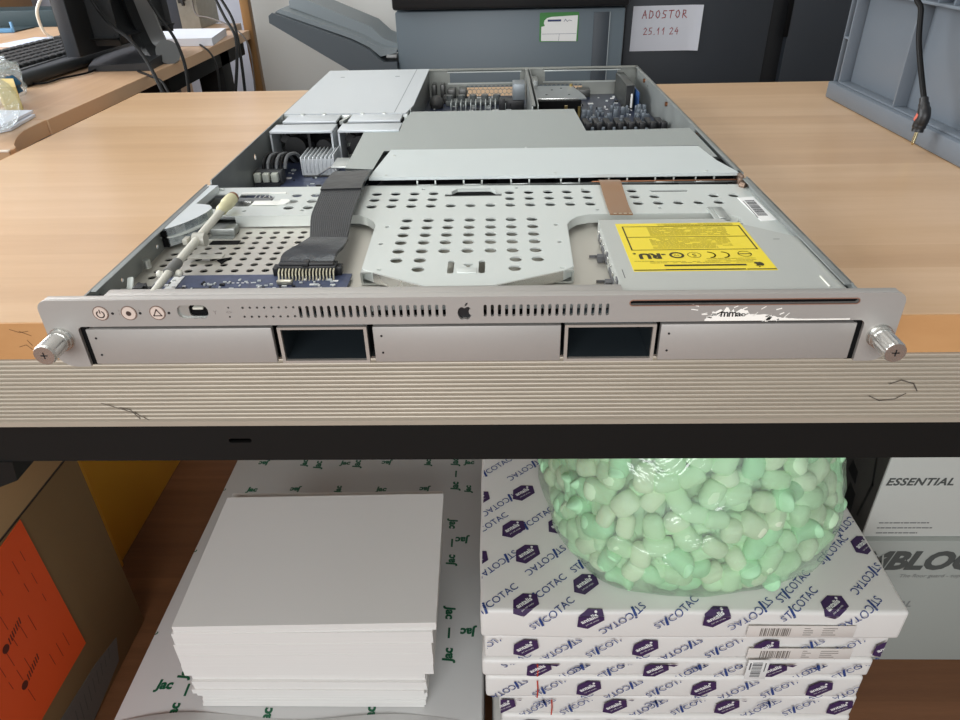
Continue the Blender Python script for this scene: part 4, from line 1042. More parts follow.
for k in range(640):
    p = bagpt(rp_.uniform(0, 2 * PI), PI * rp_.uniform(.1, .86), rp_.uniform(.82, .87), 0)
    if p.z < -.392: p.z = -.392
    me = PM[k % 7]; Rm = Matrix.Translation(p) @ Matrix.Rotation(rp_.uniform(0, 6.28), 4, Vector((rp_.random(), rp_.random(), rp_.random() + .01)).normalized())
    mb.add([Rm @ v.co for v in me.vertices], [tuple(f.vertices) for f in me.polygons])
nn_, mm_ = 48, 30; vs = []; fs = []
for i in range(mm_ + 1):
    for k in range(nn_):
        p = bagpt(2 * PI * k / nn_, PI * i / mm_, .82, 0); p.z = max(p.z, -.402); vs.append(p)
for i in range(mm_):
    for k in range(nn_): fs.append((i * nn_ + k, i * nn_ + (k + 1) % nn_, (i + 1) * nn_ + (k + 1) % nn_, (i + 1) * nn_ + k))
mb.add(vs, fs)
o = build('foam_peanuts', mb, peanut_m, smooth=80); tag(o, 'deeper mass of pale green foam peanuts filling the middle of the bag', 'packing peanuts', kind='stuff')

# ---- boxes on the right
bx = thing('carton', 'white upper carton printed ESSENTIAL, on the box right of the sticker paper', 'box', (.75, .52, -.479))
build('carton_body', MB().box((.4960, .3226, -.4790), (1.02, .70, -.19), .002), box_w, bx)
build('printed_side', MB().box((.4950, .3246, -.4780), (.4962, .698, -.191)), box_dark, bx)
p = at(920, 482, y=.3226); build('lettering', MB().geo(text_geo('ESSENTIAL', .0165, bold=.0005, shear=.2, spacing=1.08), lambda u, v, w: (p.x + .0 + u, .3222, p.z + v)), ink_box, bx)
mb = MB(); rr = random.Random(9)
for q, (py, xa, xb) in enumerate(((523, 879, 929), (528, 877, 932), (533, 876, 917))):
    a = at(xa, py, y=.3222); b = at(xb, py, y=.3222); x = a.x
    while x < b.x:
        l = rr.uniform(.003, .009); mb.box((x, .3220, a.z - .0008), (min(b.x, x + l), .3225, a.z + .0010)); x += l + .0012
build('small_print', mb, mat('pale box print', (128, 130, 128), .6), bx)
mb = MB()
hx = [(.335, -.32), (.36, -.25), (.45, -.22)]
mb.geo(stroke([(.345, -.46), (.337, -.40), (.352, -.345), (.40, -.30), (.46, -.29)], .004), lambda u, v, w: (.4946, u, v))
for a, b, c, d in ((.36, -.47, .385, -.435), (.37, -.43, .395, -.405), (.40, -.39, .42, -.36), (.36, -.365, .375, -.35), (.43, -.42, .45, -.39), (.47, -.36, .50, -.34)): mb.prism([(a, b), (c, b + .006), (c - .004, d), (a + .003, d - .006)], 0, .0003, mp=lambda u, v, w: (.4946 + w, u, v))
build('side_graphic', mb, mat('black graphic', (22, 22, 22), .6), bx)
bx = thing('carton', 'grey-white lower carton with large BLOCK lettering, standing on the floor at right', 'box', (.73, .5, FZ))
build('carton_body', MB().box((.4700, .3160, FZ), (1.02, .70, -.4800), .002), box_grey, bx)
mb = MB(); a = at(898, 571, y=.3096)
g = text_geo('MBLOCK', .046, bold=.0022, align='LEFT', shear=.22, spacing=.98)
mb.geo(g, lambda u, v, w: (.5000 + u, .3154, -.5180 + v)); build('lettering', mb, ink_box, bx)
mb = MB(); mb.geo(stroke([(.503, -.533), (.520, -.505)], .0022), mapxz(.3152)).geo(stroke([(.5335, -.533), (.5275, -.505)], .0022), mapxz(.3152)); build('letter_outline', mb, box_grey, bx)
mb = MB().geo(text_geo('The floor guard - top service', .0095, shear=.2, align='LEFT'), lambda u, v, w: (.560 + u, .3155, -.5460 + v)).geo(text_geo('ESSENTIAL', .0165, bold=.0005, align='RIGHT', shear=.2), lambda u, v, w: (.594 + u, .3155, -.6040 + v)); build('small_print', mb, mat('pale box print', (128, 130, 128), .6), bx)
p = at(890, 648, y=.31)
# ---- boxes on the left
bx = thing('cardboard_box', 'dark brown cardboard box with an orange sheet on its side, at far left', 'box', (-.70, .22, FZ))
build('box_body', MB().box((-.86, -.02, FZ), (-.5576, .3850, -.3760), .002), brown, bx)
mb = MB().prism([(-.020, -.3960), (.2561, -.3790), (.2609, -.6190), (-.02, -.615)], 0, .0012, mp=lambda u, v, w: (-.5574 + w, u, v)); sh = build('orange_sheet', mb, orange_p, bx)
mb = MB(); rr = random.Random(4)
def onside(px, py): p = at(px, py, x=-.5558); return (p.y, p.z)
for (a, b) in (((6, 649), (20, 620)), ((25, 685), (38, 656))):
    A = Vector(onside(*a)); B = Vector(onside(*b)); d = B - A
    mb.prism(circ(A.x, A.y, .0055, 12), 0, .0004, mp=lambda u, v, w: (-.5560 + w, u, v))
    for q in range(7):
        c = A + d * (.25 + q * .12); mb.geo(stroke([(c.x, c.y - .004), (c.x + .001, c.y + .004)], .0016), lambda u, v, w: (-.5559, u, v))
build('sheet_print', mb, mat('dark red print', (96, 36, 22), .6), sh)
mb = MB()
for q in range(15):
    y = .235 - q * .016
    for s_ in range(5):
        z = -.41 - s_ * .038; l = rr.uniform(.012, .030)
        if rr.random() < .55: mb.geo(stroke([(y, z), (y + .0004, z - l)], .0009), lambda u, v, w: (-.5560, u, v))
build('sheet_small_print', mb, mat('thin red print', (170, 50, 22), .6), sh)
build('box_seam', MB().box((-.5580, -.02, -.3768), (-.5568, .3840, -.3745)), mat('dark seam', (40, 28, 18), .8), bx)
g = MB().prism([(.300, -.715), (.315, -.680), (.26, -.665), (.17, -.655), (.16, -.70), (.20, -.73)], 0, .001, mp=lambda u, v, w: (-.5574 + w, u, v)); tp = build('packing_tape', g, mat('grey printed tape', (110, 108, 104), .3), bx)
mb = MB()
for q in range(9): mb.geo(stroke([(.19 + q * .012, -.705 + q * .002), (.196 + q * .012, -.675)], .0012), lambda u, v, w: (-.5562, u, v))
build('tape_print', mb, inkg, tp)
bx = thing('storage_box', 'yellow-brown box on the floor behind the dark brown cardboard box', 'box', (-.80, .75, FZ))
build('box_body', MB().box((-.95, .395, FZ), (-.6430, .500, -.202), .002).box((-.95, .495, FZ), (-.6500, .86, -.202), .002), yel_box, bx)
build('black_clip', MB().box((-.6430, .475, -.425), (-.636, .495, -.408), .002), black_p, bx)

# ================================================================ LEFT WORK AREA
DLZ = 0.0
ld = thing('desk', 'second beech desk at left carrying the monitor and keyboard', 'desk', (-1.25, 1.2, FZ))
build('tabletop', MB().prism([(-1.95, .635), (-.5975, .635), (-.5975, 1.566), (-.665, 1.566), (-.665, 1.72), (-1.95, 1.72)], -.0195, 0), beech_left, ld)
build('edge_band', MB().box((-.5980, .634, -.0197), (-.5968, 1.566, -.0003)).box((-1.95, .6338, -.0197), (-.597, .6348, -.0003)), mat('lightened beech edge', (224, 186, 148), .45), ld)  # edge colour raised in place of light missing on this side
build('leg', MB().box((-.675, 1.38, FZ), (-.615, 1.44, -.0195), .002), beam_m, ld)
build('leg', MB().box((-1.85, .75, FZ), (-1.79, .81, -.0195), .002), beam_m, ld)
build('leg', MB().box((-1.85, 1.6, FZ), (-1.79, 1.66, -.0195), .002), beam_m, ld)
build('frame_rail', MB().box((-.675, 1.08, -.055), (-.615, 1.56, -.0195), .001), beam_m, ld)
build('modesty_panel', MB().box((-1.05, 1.30, -.55), (-.695, 1.315, -.055), .001), panel_g, ld)
ol = [(-1.9, .632), (-.6000, .632), (-.5990, .594), (-.597, .573), (-.590, .550), (-.581, .528), (-.569, .505), (-.561, .495), (-.558, .486), (-.560, .479), (-1.9, .478)]
cdk = thing('corner_desk', 'rounded beech corner desk piece at the left frame edge', 'desk', (-1.2, .5, FZ))
build('tabletop', MB().prism(ol, -.0195, 0), beech_left, cdk); build('edge_band', skirt(ol[1:-1], -.0197, -.0003, .0010), mat('lightened beech edge', (188, 146, 106)), cdk)
build('leg', MB().box((-1.3, .5, FZ), (-1.24, .56, -.0195), .002), beam_m, cdk)
# open carton between the desks
ct = thing('open_carton', 'open cardboard carton with a white rim between the desks at far left', 'box', (-.70, .25, -.20))
mb = MB()
for a, b in (((-.86, .325, FZ), (-.557, .329, .003)), ((-.86, .446, FZ), (-.557, .450, .006)), ((-.86, .329, FZ), (-.856, .446, .003)), ((-.561, .329, FZ), (-.557, .446, -.03)), ((-.86, .325, FZ), (-.557, .45, FZ + .004))): pass
mb.box((-.90, .4700, -.20), (-.5530, .4735, .0005), .0005).box((-.90, .05, -.20), (-.896, .47, .0), .0005).box((-.5570, .05, -.20), (-.5530, .47, -.02), .0005).box((-.9, .05, -.20), (-.553, .47, -.196)).box((-.90, .05, -.20), (-.5530, .0535, -.02), .0005)  # unseen depth of the carton added to shade the brown box
build('carton_wall', mb, mat('kraft card', (170, 140, 108), .8), ct)
build('white_rim', MB().box((-.90, .4695, .0005), (-.5530, .4740, .0025), .0004), mat('white rim', (226, 218, 206), .6), ct)
# white plastic sack in the gap
mb = MB(); 
o = build('plastic_sack', MB().ball((-.72, .80, -.118), (.05, .045, .083), 20), mat('white sack', (205, 208, 216), .5, bump=.4, scale=20)); tag(o, 'whitish plastic sack glimpsed in the gap below the left desk', 'sack')

# monitor, seen from behind and the side
mn = thing('computer_monitor', 'black flat monitor seen from behind on the left desk', 'monitor', (-.68, 1.06, 0))
A = at(68, 56, z=.025); B = at(131, 34, z=.12)
def quadbox(a, b, z0, z1, t, bev=.003, mb=None, lean=0.):
    a = Vector((a[0], a[1], 0)); b = Vector((b[0], b[1], 0)); d = b - a; L_ = d.length; ang = math.atan2(d.y, d.x)
    Mx = Matrix.Translation((a.x, a.y, z0)) @ Matrix.Rotation(ang, 4, 'Z') @ Matrix.Rotation(lean, 4, 'X')
    return (mb or MB()).box((0, 0, 0), (L_, t, z1 - z0), bev, M=Mx)
pa = (-.7080, .965); pb = (-.6850, 1.26)
build('screen_housing', quadbox(pa, pb, .030, .42, .028, .004), mon_m, mn)
build('screen_edge', quadbox((pa[0] - .024, pa[1] - .0), (pa[0] - .0, pa[1] - .003), .031, .42, .003, .001), mat('lit bezel edge', (46, 50, 56), .4), mn)  # edge coloured lighter for the light that catches it
build('screen_glass', quadbox((pa[0] - .030, pa[1] + .01), (pb[0] - .030, pb[1] - .01), .045, .40, .001, 0), void, mn)
build('rear_bulge', quadbox((-.700, 1.02), (-.684, 1.22), .055, .40, -.030, .014), mon_m, mn)
def ppx(lst): return [at(px, py, y=yy) for px, py, yy in lst]
# curved stand arm rising and leaning away, with its foot
mb = MB(); arm = [at(162, 60, z=.004), at(153, 46, y=1.125), at(143, 25, y=1.12), at(132, -2, y=1.10), at(118, -40, y=1.08)]
vs = []; nn = 0
P = [Vector(p) for p in arm]
def strap(P, w, t, mb, wd=Vector((.35, .93, 0))):
    wd = wd.normalized(); vs = []; n_ = len(P)
    for i, p in enumerate(P):
        d = (P[min(i + 1, n_ - 1)] - P[max(i - 1, 0)]).normalized(); nrm = d.cross(wd).normalized()
        for a_, b_ in ((-1, -1), (1, -1), (1, 1), (-1, 1)): vs.append(p + wd * (a_ * w / 2) + nrm * (b_ * t / 2))
    fs = [(0, 1, 2, 3)[::-1], tuple(4 * (n_ - 1) + q for q in range(4))]
    for i in range(n_ - 1):
        for q in range(4): fs.append((4 * i + q, 4 * i + (q + 1) % 4, 4 * i + 4 + (q + 1) % 4, 4 * i + 4 + q))
    return mb.add(vs, fs)
def spline(P, sub=6):
    Q = []
    for i in range(len(P) - 1):
        p0 = P[max(i - 1, 0)]; p1 = P[i]; p2 = P[i + 1]; p3 = P[min(i + 2, len(P) - 1)]
        for k in range(sub):
            t = k / sub; Q.append(.5 * ((2 * p1) + (p2 - p0) * t + (2 * p0 - 5 * p1 + 4 * p2 - p3) * t * t + (3 * p1 - p0 - 3 * p2 + p3) * t ** 3))
    return Q + [P[-1]]
SP = spline(P)
build('stand_arm', strap(SP, .060, .022, MB()), mon_m, mn, smooth=30)
build('arm_trim', strap([p + Vector((.013, -.006, .0)) for p in SP[2:]], .040, .010, MB(), Vector((1, .2, 0))), silver_b, mn, smooth=30)
f0 = at(88, 72, z=0); f1 = at(100, 62, z=0); f2 = at(140, 54, z=0); f3 = at(172, 60, z=0); f4 = at(150, 71, z=0)
mb = MB().prism([(f0.x, f0.y), (f4.x, f4.y), (f3.x, f3.y), (f2.x, f2.y + .03), (f1.x, f1.y)], 0.0005, .012)
vs = [f0 + Vector((.004, 0, .010)), f4 + Vector((0, 0, .014)), f3 + Vector((0, .0, .018)), f2 + Vector((0, .02, .016)), f1 + Vector((0, 0, .014))]
lo = [f0 + Vector((0, 0, .0005)), f4 + Vector((0, 0, .0005)), f3 + Vector((0, 0, .0005)), f2 + Vector((0, .02, .0005)), f1 + Vector((0, 0, .0005))]
mb = MB().add(lo + vs, [(4, 3, 2, 1, 0), (5, 6, 7, 8, 9)] + [(k, (k + 1) % 5, 5 + (k + 1) % 5, 5 + k) for k in range(5)])
build('stand_foot', mb, mat('charcoal foot', (38, 40, 43), .45), mn)
build('foot_cap', MB().cyl(at(168, 52, z=.02), at(168, 58, z=.004), .022, .020, 20), silver_b, mn)
# keyboard
kb = thing('keyboard', 'black keyboard lying under the monitor on the left desk', 'keyboard', (-.83, 1.05, 0))
k0 = Vector((-.755, .860, 0)); k1 = Vector((-.735, 1.30, 0)); k2 = Vector((-.915, 1.31, 0)); k3 = Vector((-.925, .885, 0))
def kq(z0, za, zb):  # front side za, rear side zb
    lo = [Vector((p.x, p.y, z0)) for p in (k0, k1, k2, k3)]; hi = [Vector((k0.x, k0.y, za)), Vector((k1.x, k1.y, za)), Vector((k2.x, k2.y, zb)), Vector((k3.x, k3.y, zb))]
    return lo + hi
bm = bmesh.new(); V = [bm.verts.new(p) for p in kq(.001, .022, .030)]
for f in ((3, 2, 1, 0), (4, 5, 6, 7), (0, 1, 5, 4), (1, 2, 6, 5), (2, 3, 7, 6), (3, 0, 4, 7)): bm.faces.new([V[i] for i in f])
bmesh.ops.bevel(bm, geom=list(bm.edges), offset=.008, segments=4, profile=.5, affect='EDGES'); build('keyboard_base', MB().frombm(bm), key_m, kb)
mb = MB()
dy = (k1 - k0).normalized(); dx = (k3 - k0).normalized()
for r_ in range(6):
    for c_ in range(20):
        if c_ in (15,): continue
        u = .038 + r_ * .0205 + (.006 if r_ == 5 else 0); v = .014 + c_ * .0205; p = k0 + dx * u + dy * v; z = .022 + .008 * u / .17
        mb.box((-.0085, -.0085, 0), (.0085, .0085, .0075), .0015, seg=1, M=Matrix.Translation((p.x, p.y, z - .001)))
ks = build('keycaps', mb, key_cap, kb); ks['kind'] = 'stuff'
p = k0 + dx * .022; build('button_strip', MB().box((-.004, .02, 0), (.004, .40, .0012), .0005, M=Matrix.Translation((p.x, p.y, .0235))), silver_b, kb)
o = build('keyboard_cable', MB().tube([at(24, 84, z=.003), at(45, 83, z=.003), at(62, 78, z=.003), at(78, 75, z=.003), at(90, 72, z=.003), at(97, 69, z=.004)], .0018, 8), cable_m); tag(o, 'thin black cable along the keyboard front edge on the left desk', 'cable')
# paper ream and tower PC
A = at(143, 36, z=.001); 
rm = build('printer_paper', MB().prism([tuple(at(*q, z=.012).xy) for q in ((166, 41), (212, 40), (226, 30), (158, 31))], .0005, .016), mat('bright printer paper', (226, 230, 240), .7)); tag(rm, 'flat stack of bright white paper behind the monitor stand', 'paper')
rm = build('printer_paper', MB().prism([(-1.10, 1.35), (-1.0, 1.33), (-.98, 1.44), (-1.08, 1.46)], .0005, .006), mat('bluish paper', (196, 206, 226), .7)); tag(rm, 'small bluish papers left of the monitor by the white cable', 'paper')
pc = thing('computer_tower', 'dark blue-grey computer tower standing behind the paper stack on the left desk', 'computer', (-.72, 1.52, 0))
q0 = at(183, 30, z=0); q1 = at(201, 29, z=0); q2 = at(155, 30, z=0)
build('case', MB().box((q2.x - .02, q0.y - .0, .001), (q0.x, q0.y + .16, .35), .003), pc_m, pc)
build('back_panel', MB().prism([(q0.x, q0.y - .001), (q0.x + .044, q0.y + .01), (q0.x + .044, q0.y + .15), (q0.x, q0.y + .16)], .001, .35), pc_b, pc)
mb = MB(); rr = random.Random(8)
for k in range(26): x = q0.x + .004 + rr.uniform(0, .022); z = rr.uniform(.03, .25); mb.box((x, q0.y - .006, z), (x + rr.uniform(.004, .012), q0.y + .001, z + rr.uniform(.006, .016)), .001)
build('ports', mb, black_p, pc)
# cables
def cable(name, pts, r, m, label):
    o = build(name, MB().tube(pts, r, 8), m); tag(o, label, 'cable'); return o
cable('hanging_cable', ppx([(88, -6, 1.0), (100, 12, 1.0), (113, 27, .98), (128, 38, .96), (142, 54, .94), (154, 74, .90), (166, 100, .86)]), .0031, cable_m, 'thick black cable crossing in front of the monitor back')
cable('hanging_cable', ppx([(146, -4, 1.05), (160, 18, 1.03), (172, 34, 1.0), (180, 50, .98), (186, 70, .95), (190, 100, .92)]), .0029, cable_m, 'black cable dropping over the desk edge right of the monitor stand')
cable('hanging_cable', ppx([(214, -4, 1.45), (225, 18, 1.42), (235, 36, 1.38), (237, 60, 1.3), (235, 100, 1.2)]), .0034, cable_m, 'left one of two black cables near the oak board, hanging behind the desks')
cable('hanging_cable', ppx([(219, -4, 1.51), (232, 18, 1.48), (238, 40, 1.43), (242, 66, 1.36), (246, 100, 1.27)]), .0034, cable_m, 'right one of two black cables near the oak board, hanging behind the desks')
cable('hanging_cable', [at(172, 40, z=.004), at(190, 40, z=.004), at(202, 46, z=.003), at(211, 54, y=1.15), at(217, 68, y=1.10), at(221, 100, y=1.05)], .0020, cable_m, 'thin black cable running off the front of the white paper stack')
cable('hanging_cable', ppx([(192, -2, 1.60), (196, 14, 1.58), (210, 18, 1.56), (228, 25, 1.52), (243, 36, 1.48), (251, 55, 1.4), (256, 100, 1.3)]), .0019, mat('brown grey cable', (70, 60, 54), .5), 'thin brown-grey cable arching from the computer tower')
cable('loose_cable', [at(138, 71, z=.003), at(150, 76, z=-.0), at(162, 82, y=.93), at(172, 100, y=.9)], .0022, cable_m, 'thin black cable curving off the desk by the monitor foot')
cable('loose_cable', ppx([(84, 103, .82), (100, 98, .86), (118, 95, .92), (128, 94, .95), (134, 96, .95)]), .003, cable_m, 'black cable lying in the gap between the two desks')
cable('white_cable', ppx([(42, -4, 1.30), (37, 10, 1.30), (40, 24, 1.32), (46, 34, 1.34)]) + [at(54, 38, z=.006), at(64, 39, z=.006), at(80, 39, z=.006)], .0032, cable_w, 'white cable looping down left of the monitor')
# trays and boxes at the back left
tr = thing('letter_tray', 'light blue letter tray at the back of the left desk', 'tray', (-1.45, 1.60, 0))
a = at(30, 27, z=0); mb = MB().box((-1.75, 1.60, .001), (-1.215, 1.606, .011), .001).box((-1.219, 1.60, .001), (-1.213, 1.606, .026), .001)
build('tray_body', mb, tray_b, tr); build('tray_base', MB().box((-1.75, 1.607, .0008), (-1.220, 1.711, .0030)), teal_d, tr)
o = build('storage_case', MB().box((-1.75, 1.735, -.02), (-1.02, 1.85, .040), .004), teal_d); tag(o, 'dark teal case behind the light blue letter tray', 'box')
o = build('side_shelf', MB().box((-1.95, 1.722, FZ), (-.9, 1.88, -.02), .002), mat('beech side shelf', (186, 146, 106), .5)); tag(o, 'low beech shelf behind the left desk, under the dark teal case', 'shelf')
o = build('wooden_cabinet', MB().box((-1.95, 1.90, FZ), (-1.50, 2.20, .6), .002), board_o); tag(o, 'orange-brown wooden cabinet at the top left corner', 'cabinet')
# plastic bag, paper block and sheets at the frame edge
pbg = build('clear_bag', MB().tube([at(-10, 106, z=.042), at(-5, 98, y=.80), at(1, 86, y=.80), at(0, 72, y=.80), at(-8, 58, y=.80)], [.030, .034, .034, .028, .016], 18), bag_c, smooth=80); tag(pbg, 'crumpled clear plastic bag at the left edge of the desk', 'bag')
o = build('blue_bottle', MB().tube([at(6, 79, y=.765), at(13, 84, y=.765), at(20, 93, y=.765)], [.006, .011, .006], 12), mat('teal plastic', (30, 78, 110), .25)); tag(o, 'small dark blue plastic item in the clear bag at left', 'plastic item')
o = build('note_block', MB().prism([tuple(at(*q, z=0).xy) for q in ((8, 114), (25, 114), (22, 104), (2, 104))], .0008, .036), note_y); tag(o, 'pale yellow block of notes beside the clear bag', 'notepad')
for k, (dz, q) in enumerate(((.0, ((-30, 140), (12, 131), (36, 117), (-20, 120))), (.0045, ((-30, 133), (8, 126), (34, 113), (-20, 113))))):
    o = build('paper_sheets', MB().prism([tuple(at(*t_, z=dz).xy) for t_ in q], dz + .0006, dz + .0040), mat('bright printer paper', (226, 230, 240))); tag(o, ('lower' if k == 0 else 'upper') + ' white sheets at the left frame edge in front of the note block', 'paper')

# ================================================================ PRINTER, CABINETS
PY = 1.40
pr = thing('copier', 'slate grey office copier behind the workbench with a green and white sticker', 'copier', (.05, 1.65, FZ))
x0, x1 = -.2075, .3090
build('copier_body', MB().box((x0, PY, FZ), (x1, 1.84, .0500), .004), prn, pr)
build('scanner_base', MB().box((x0 - .004, PY - .012, .0535), (x1 + .006, 1.84, .20), .006), mat('black scanner', (26, 27, 29), .4), pr)
build('panel_groove', MB().box((.2390, PY - .0015, -.60), (.2740, PY + .001, .0420), .0005), prn_d, pr)
build('groove_edge', MB().box((.2740, PY - .003, -.60), (.2765, PY + .001, .0420), .0005), prn_l, pr)
stk = build('inspection_sticker', MB().prism(rrect(.1180, -.0175, .2060, .0430, .003), 0, .0006, mp=lambda u, v, w: (u, PY - .0006 + w, v)), green_l, pr)
wl = [(.1220, -.0155), (.2020, -.0170), (.2035, .0365), (.145, .0340), (.135, .0320), (.1290, .027), (.1275, .021), (.1300, .0155), (.1220, .0140)]
build('sticker_field', MB().prism(wl, 0, .0004, mp=lambda u, v, w: (u, PY - .0011 + w, v)), lab_w, stk)
mb = MB().box((.1360, PY - .0016, .0245), (.1660, PY - .0011, .0285)).geo(stroke([(.173, .024), (.176, .029), (.180, .024), (.184, .027), (.190, .0255)], .0009), mapxz(PY - .0014)).geo(stroke([(.124, -.001), (.201, -.001)], .0006), mapxz(PY - .0014)).geo(stroke([(.163, -.001), (.162, -.0155)], .0006), mapxz(PY - .0014))
build('sticker_print', mb, mat('navy print', (52, 62, 104), .6), stk)
# output tray: angled slab with a step
def tq(u, v, w): return (u, w, v)
T0, T1 = PY + .0, PY + .30
side = [(-.4850, .0390), (-.4828, .0520), (-.4600, .0590), (-.350, .0160), (-.2600, -.0100), (-.2480, -.0360), (-.2350, -.0480), (-.2080, -.0490), (-.2080, -.0750), (-.3000, -.0720)]
ot = build('output_tray', MB().prism([(-.4860, .0360), (-.4850, .0500), (-.4770, .0560), (-.3100, -.0040), (-.2700, -.0230), (-.2480, -.0440), (-.2380, -.0500), (-.2080, -.0500), (-.2080, -.0950), (-.2700, -.0950)], T0 - .030, T0 - .022, mp=tq).prism([(-.4860, .0360), (-.4850, .0480), (-.4770, .0540), (-.3100, -.0060), (-.2700, -.0250), (-.2480, -.0460), (-.2380, -.0540), (-.2080, -.0540), (-.2080, -.0950), (-.2700, -.0950)], T0 - .022, T0 + .10, mp=tq), mat('tray side', (78, 86, 92), .5), pr)
build('tray_top', MB().prism([(-.4780, .0550), (-.4650, .0610), (-.3000, .0030), (-.2450, -.0260), (-.2100, -.0300), (-.2100, -.0350), (-.2480, -.0420), (-.2720, -.0220), (-.3110, -.0030)], T0 + .0, T0 + .12, mp=tq), prn_l, pr)
build('tray_ridge', MB().prism([(-.4560, .0590), (-.4560, .0740), (-.430, .0800), (-.2750, .0170), (-.2450, -.0100), (-.2100, -.0230), (-.2100, -.0300), (-.245, -.026), (-.30, .0030)], T0 + .05, T0 + .20, mp=tq), prn_l, pr)
build('paper_guide', MB().box((-.2330, T0 - .015, -.0440), (-.2090, T0 + .02, -.0380), .002), mat('pale guide', (150, 152, 152), .4), pr)
# cabinets
cb = thing('storage_cabinet', 'dark blue-grey cabinet with a handwritten note taped on', 'cabinet', (.50, 1.7, FZ))
build('cabinet_body', MB().box((.3270, 1.50, FZ), (.6700, 1.85, .27), .003), navy, cb)
build('side_edge', MB().box((.3200, 1.497, FZ), (.3275, 1.85, .27), .001), navy2, cb)
cb = thing('storage_cabinet', 'dark cabinet without a note, left of the grey crate', 'cabinet', (.99, 1.7, FZ))
build('cabinet_body', MB().box((.7150, 1.50, FZ), (1.25, 1.85, .27), .003), navy, cb)
build('gap_strip', MB().box((.6700, 1.52, FZ), (.7150, 1.85, .27), .001), navy2, cb)
build('handle_recess', MB().box((.705, 1.498, -.03), (.7165, 1.502, .12), .001), void, cb)
nt_ = thing('handwritten_note', 'white paper note with red handwriting taped to the dark cabinet', 'note', (.42, 1.498, -.05))
vs = []; fs = []; nx = 16
for i in range(nx + 1):
    u = i / nx; bx_ = .3425 + .162 * u; curl = .010 * max(0, u - .86) / .14
    for z in (-.0555, .0435): vs.append((bx_ + (.001 if z > 0 else 0), 1.4985 - curl ** 1.0 * .8, z + (-.001 if z > 0 else 0) * (1 - u)))
for i in range(nx): fs.append((2 * i, 2 * i + 2, 2 * i + 3, 2 * i + 1))
mb = MB().add(vs, fs).add([(v[0], v[1] - .0003, v[2]) for v in vs], fs); build('note_sheet', mb, mat('note paper', (214, 216, 224), .7), nt_, smooth=80)
def hand(strokes, x, z, s, mb, w=.0013):
    for st in strokes: mb.geo(stroke([(x + a * s, z + b * s) for a, b in st], w), mapxz(1.4978))
Lt = {'A': [[(0, 0), (.35, 1), (.6, 0)], [(.12, .4), (.55, .45)]], 'D': [[(.05, 0), (.1, 1), (.5, .85), (.6, .4), (.4, .05), (.05, 0)]], 'O': [[(.3, 0), (.05, .3), (.1, .8), (.4, 1), (.6, .6), (.5, .15), (.3, 0)]],
      'S': [[(.6, .95), (.2, .95), (.1, .6), (.5, .4), (.45, .05), (.0, .0)]], 'T': [[(0, .95), (.7, 1)], [(.35, 1), (.25, 0)]], 'R': [[(.1, 0), (.15, 1), (.5, .95), (.5, .6), (.15, .5), (.7, .0)]], 'E': [[(.55, 1), (.1, .95), (.05, 0), (.5, .05)], [(.08, .5), (.45, .52)]],
      '2': [[(.05, .8), (.3, 1), (.5, .75), (.05, 0), (.55, .05)]], '5': [[(.5, 1), (.15, .95), (.1, .55), (.45, .5), (.45, .1), (.05, 0)]], '1': [[(.1, .6), (.35, 1), (.3, 0)]], '4': [[(.35, 1), (.05, .4), (.55, .45)], [(.45, .7), (.4, 0)]], '.': [[(.1, 0), (.16, .04)]], ' ': []}
mb = MB(); x = .366
for ch in 'ADOSTOR': hand(Lt[ch], x, .0165, .0160, mb, .0019); x += .0155
x = .372
for ch in '25.11 24': hand(Lt[ch], x, -.0190, .0145, mb, .0016); x += .0120 if ch not in '. ' else .007
build('handwriting', mb, pen_red, nt_, smooth=0)

# ================================================================ GREY CRATE ON THE RIGHT
cr_ = thing('plastic_crate', 'grey ribbed plastic crate standing on its side on the right of the workbench', 'crate', (.60, .44, 0))
CX = .4800; CY1 = .694; CY0 = .16; CZ = .36
mb = MB().box((CX, CY0, .0005), (CX + .22, CY1, .0215), .002); build('crate_rim', mb, crate_m, cr_)
mb = MB().box((CX + .0210, CY0, .0215), (CX + .0240, CY1 - .020, CZ), .0005); build('ribbed_panel', mb, crate_m, cr_)
mb = MB().box((CX + .006, CY0, .0218), (CX + .021, CY1 - .016, .0240), .0005); build('rim_ledge', mb, crate_m, cr_)
def lip(y0, y1, z0, z1, xa=CX + .006, xb=CX + .021): return MB().box((xa, y0, z0), (xb, y1, z1), .0006)
# thin frame lips at the far end
build('corner_rib', lip(CY1 - .0035, CY1 - .0015, .0218, CZ), crate_m, cr_)
build('corner_rib', lip(CY1 - .0190, CY1 - .0160, .0218, CZ, CX + .006, CX + .024), crate_m, cr_)
for z in (.076, .155, .24): build('cell_divider', lip(CY1 - .017, CY1 - .002, z, z + .0025), crate_m, cr_)
build('upright_rib', MB().box((CX + .0050, .5200, .024), (CX + .021, .5230, CZ), .0006), crate_m, cr_)
build('upright_rib', MB().box((CX + .0065, .3200, .024), (CX + .021, .3230, CZ), .0006), crate_m, cr_)
build('cross_rib', MB().box((CX + .0035, CY0, .1335), (CX + .021, CY1 - .0160, .1365), .0006), crate_m, cr_)
for y in (.655, .625, .60, .53, .49, .46, .42): build('short_rib', MB().box((CX + .006, y, .1365), (CX + .021, y + .0022, .21), .0005), crate_m, cr_)
build('cross_rib', MB().box((CX + .0035, CY0, .21), (CX + .021, CY1 - .0160, .2125), .0006), crate_m, cr_)
build('crate_wall', MB().box((CX + .024, CY0 + .01, .0215), (CX + .22, CY0 + .013, CZ - .02)).box((CX + .024, CY1 - .022, .0215), (CX + .22, CY1 - .0195, CZ - .02)).box((CX + .024, CY0 + .01, CZ - .003), (CX + .22, CY1 - .02, CZ)), crate_m, cr_)
ac = thing('audio_cable', 'black audio cable with a gold jack plug hanging in front of the grey crate', 'cable', (.455, .44, .36))
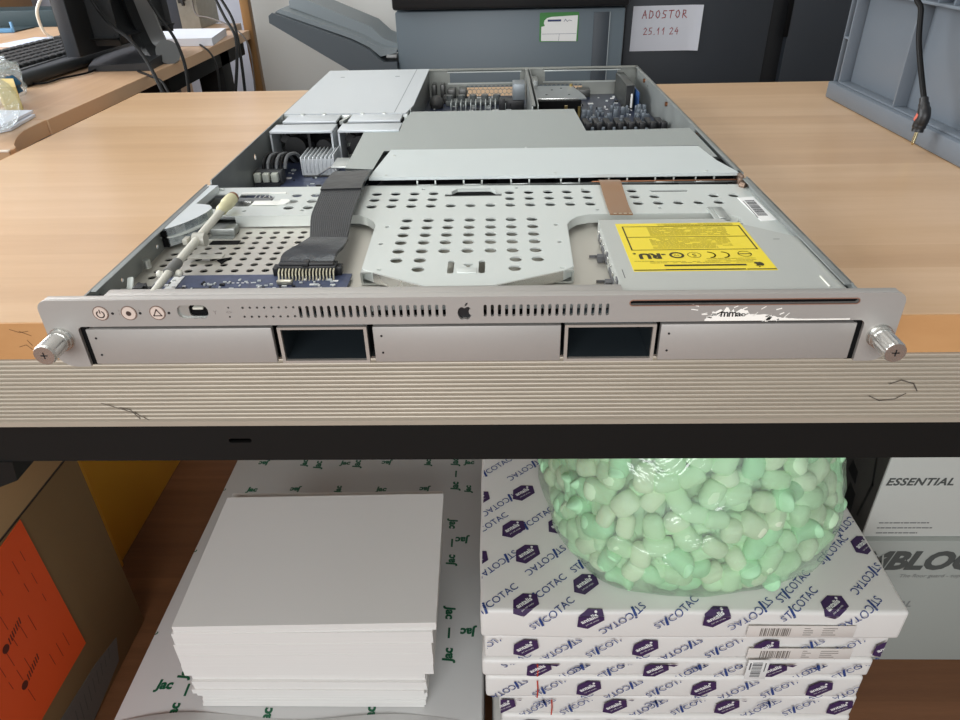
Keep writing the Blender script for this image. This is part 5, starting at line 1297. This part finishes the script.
top_ = Vector((.492, .500, CZ + .004))
c1 = at(924, -30, x=.458); c2 = at(921, 10, x=.462); c3 = at(919, 40, x=.464); c4 = at(921, 70, x=.464); c5 = at(924, 98, x=.463)
build('cable_cord', MB().tube([Vector((.60, .47, CZ + .005)), Vector((.52, .455, CZ + .005)), Vector((.475, .452, CZ - .01)), c1, c2, c3, c4, c5], .0028, 10), cable_m, ac)
c6 = at(924, 116, x=.4615); c7 = at(917, 132, x=.460)
build('strain_relief', MB().cyl(c5, at(924, 108, x=.4625), .0042, .0046, 14), black_p, ac)
build('plug_body', MB().tube([at(924, 104, x=.4625), c6, at(920, 124, x=.461), c7], [.0052, .0062, .0066, .0058], 16), black_p, ac)
build('red_mark', MB().tube([at(919.5, 114, x=.4575), at(916, 120, x=.4570)], .0028, 8, smooth=False), mat('red plug mark', (196, 100, 84), .5), ac)
c8 = at(912, 145, x=.4585); build('jack_tip', MB().cyl(c7, c7.lerp(c8, .8), .0019, n=12).cyl(c7.lerp(c8, .82), c8, .0019, .0008, 12), mat('pale gold', (214, 200, 160), .2, 1.), ac)

# ================================================================ LIGHT
w = bpy.data.worlds.new('room light'); sc.world = w; w.use_nodes = True
w.node_tree.nodes['Background'].inputs[0].default_value = (.86, .93, 1, 1); w.node_tree.nodes['Background'].inputs[1].default_value = .55
def area(name, loc, target, sx, sy, power, col):
    l = bpy.data.lights.new(name, 'AREA'); l.shape = 'RECTANGLE'; l.size = sx; l.size_y = sy; l.energy = power; l.color = col
    o = bpy.data.objects.new(name, l); COL.objects.link(o); o.location = loc; o.rotation_euler = (Vector(target) - Vector(loc)).to_track_quat('-Z', 'Y').to_euler(); return o
area('window_light', (-2.4, .8, .75), (0, .45, 0), 2.2, 1.4, 88, (.95, .98, 1))
area('window_light_front', (-.4, -2.1, .75), (.0, .2, -.4), 1.8, 1.0, 44, (.97, .985, 1))
area('ceiling_lamp', (-.5, .6, 1.85), (-.3, .6, 0), 1.3, .8, 11, (.95, 1, 1))
sc.view_settings.view_transform = 'Standard'; sc.view_settings.look = 'None'; sc.view_settings.gamma = 1; sc.view_settings.exposure = 0
sc.view_settings.use_curve_mapping = False
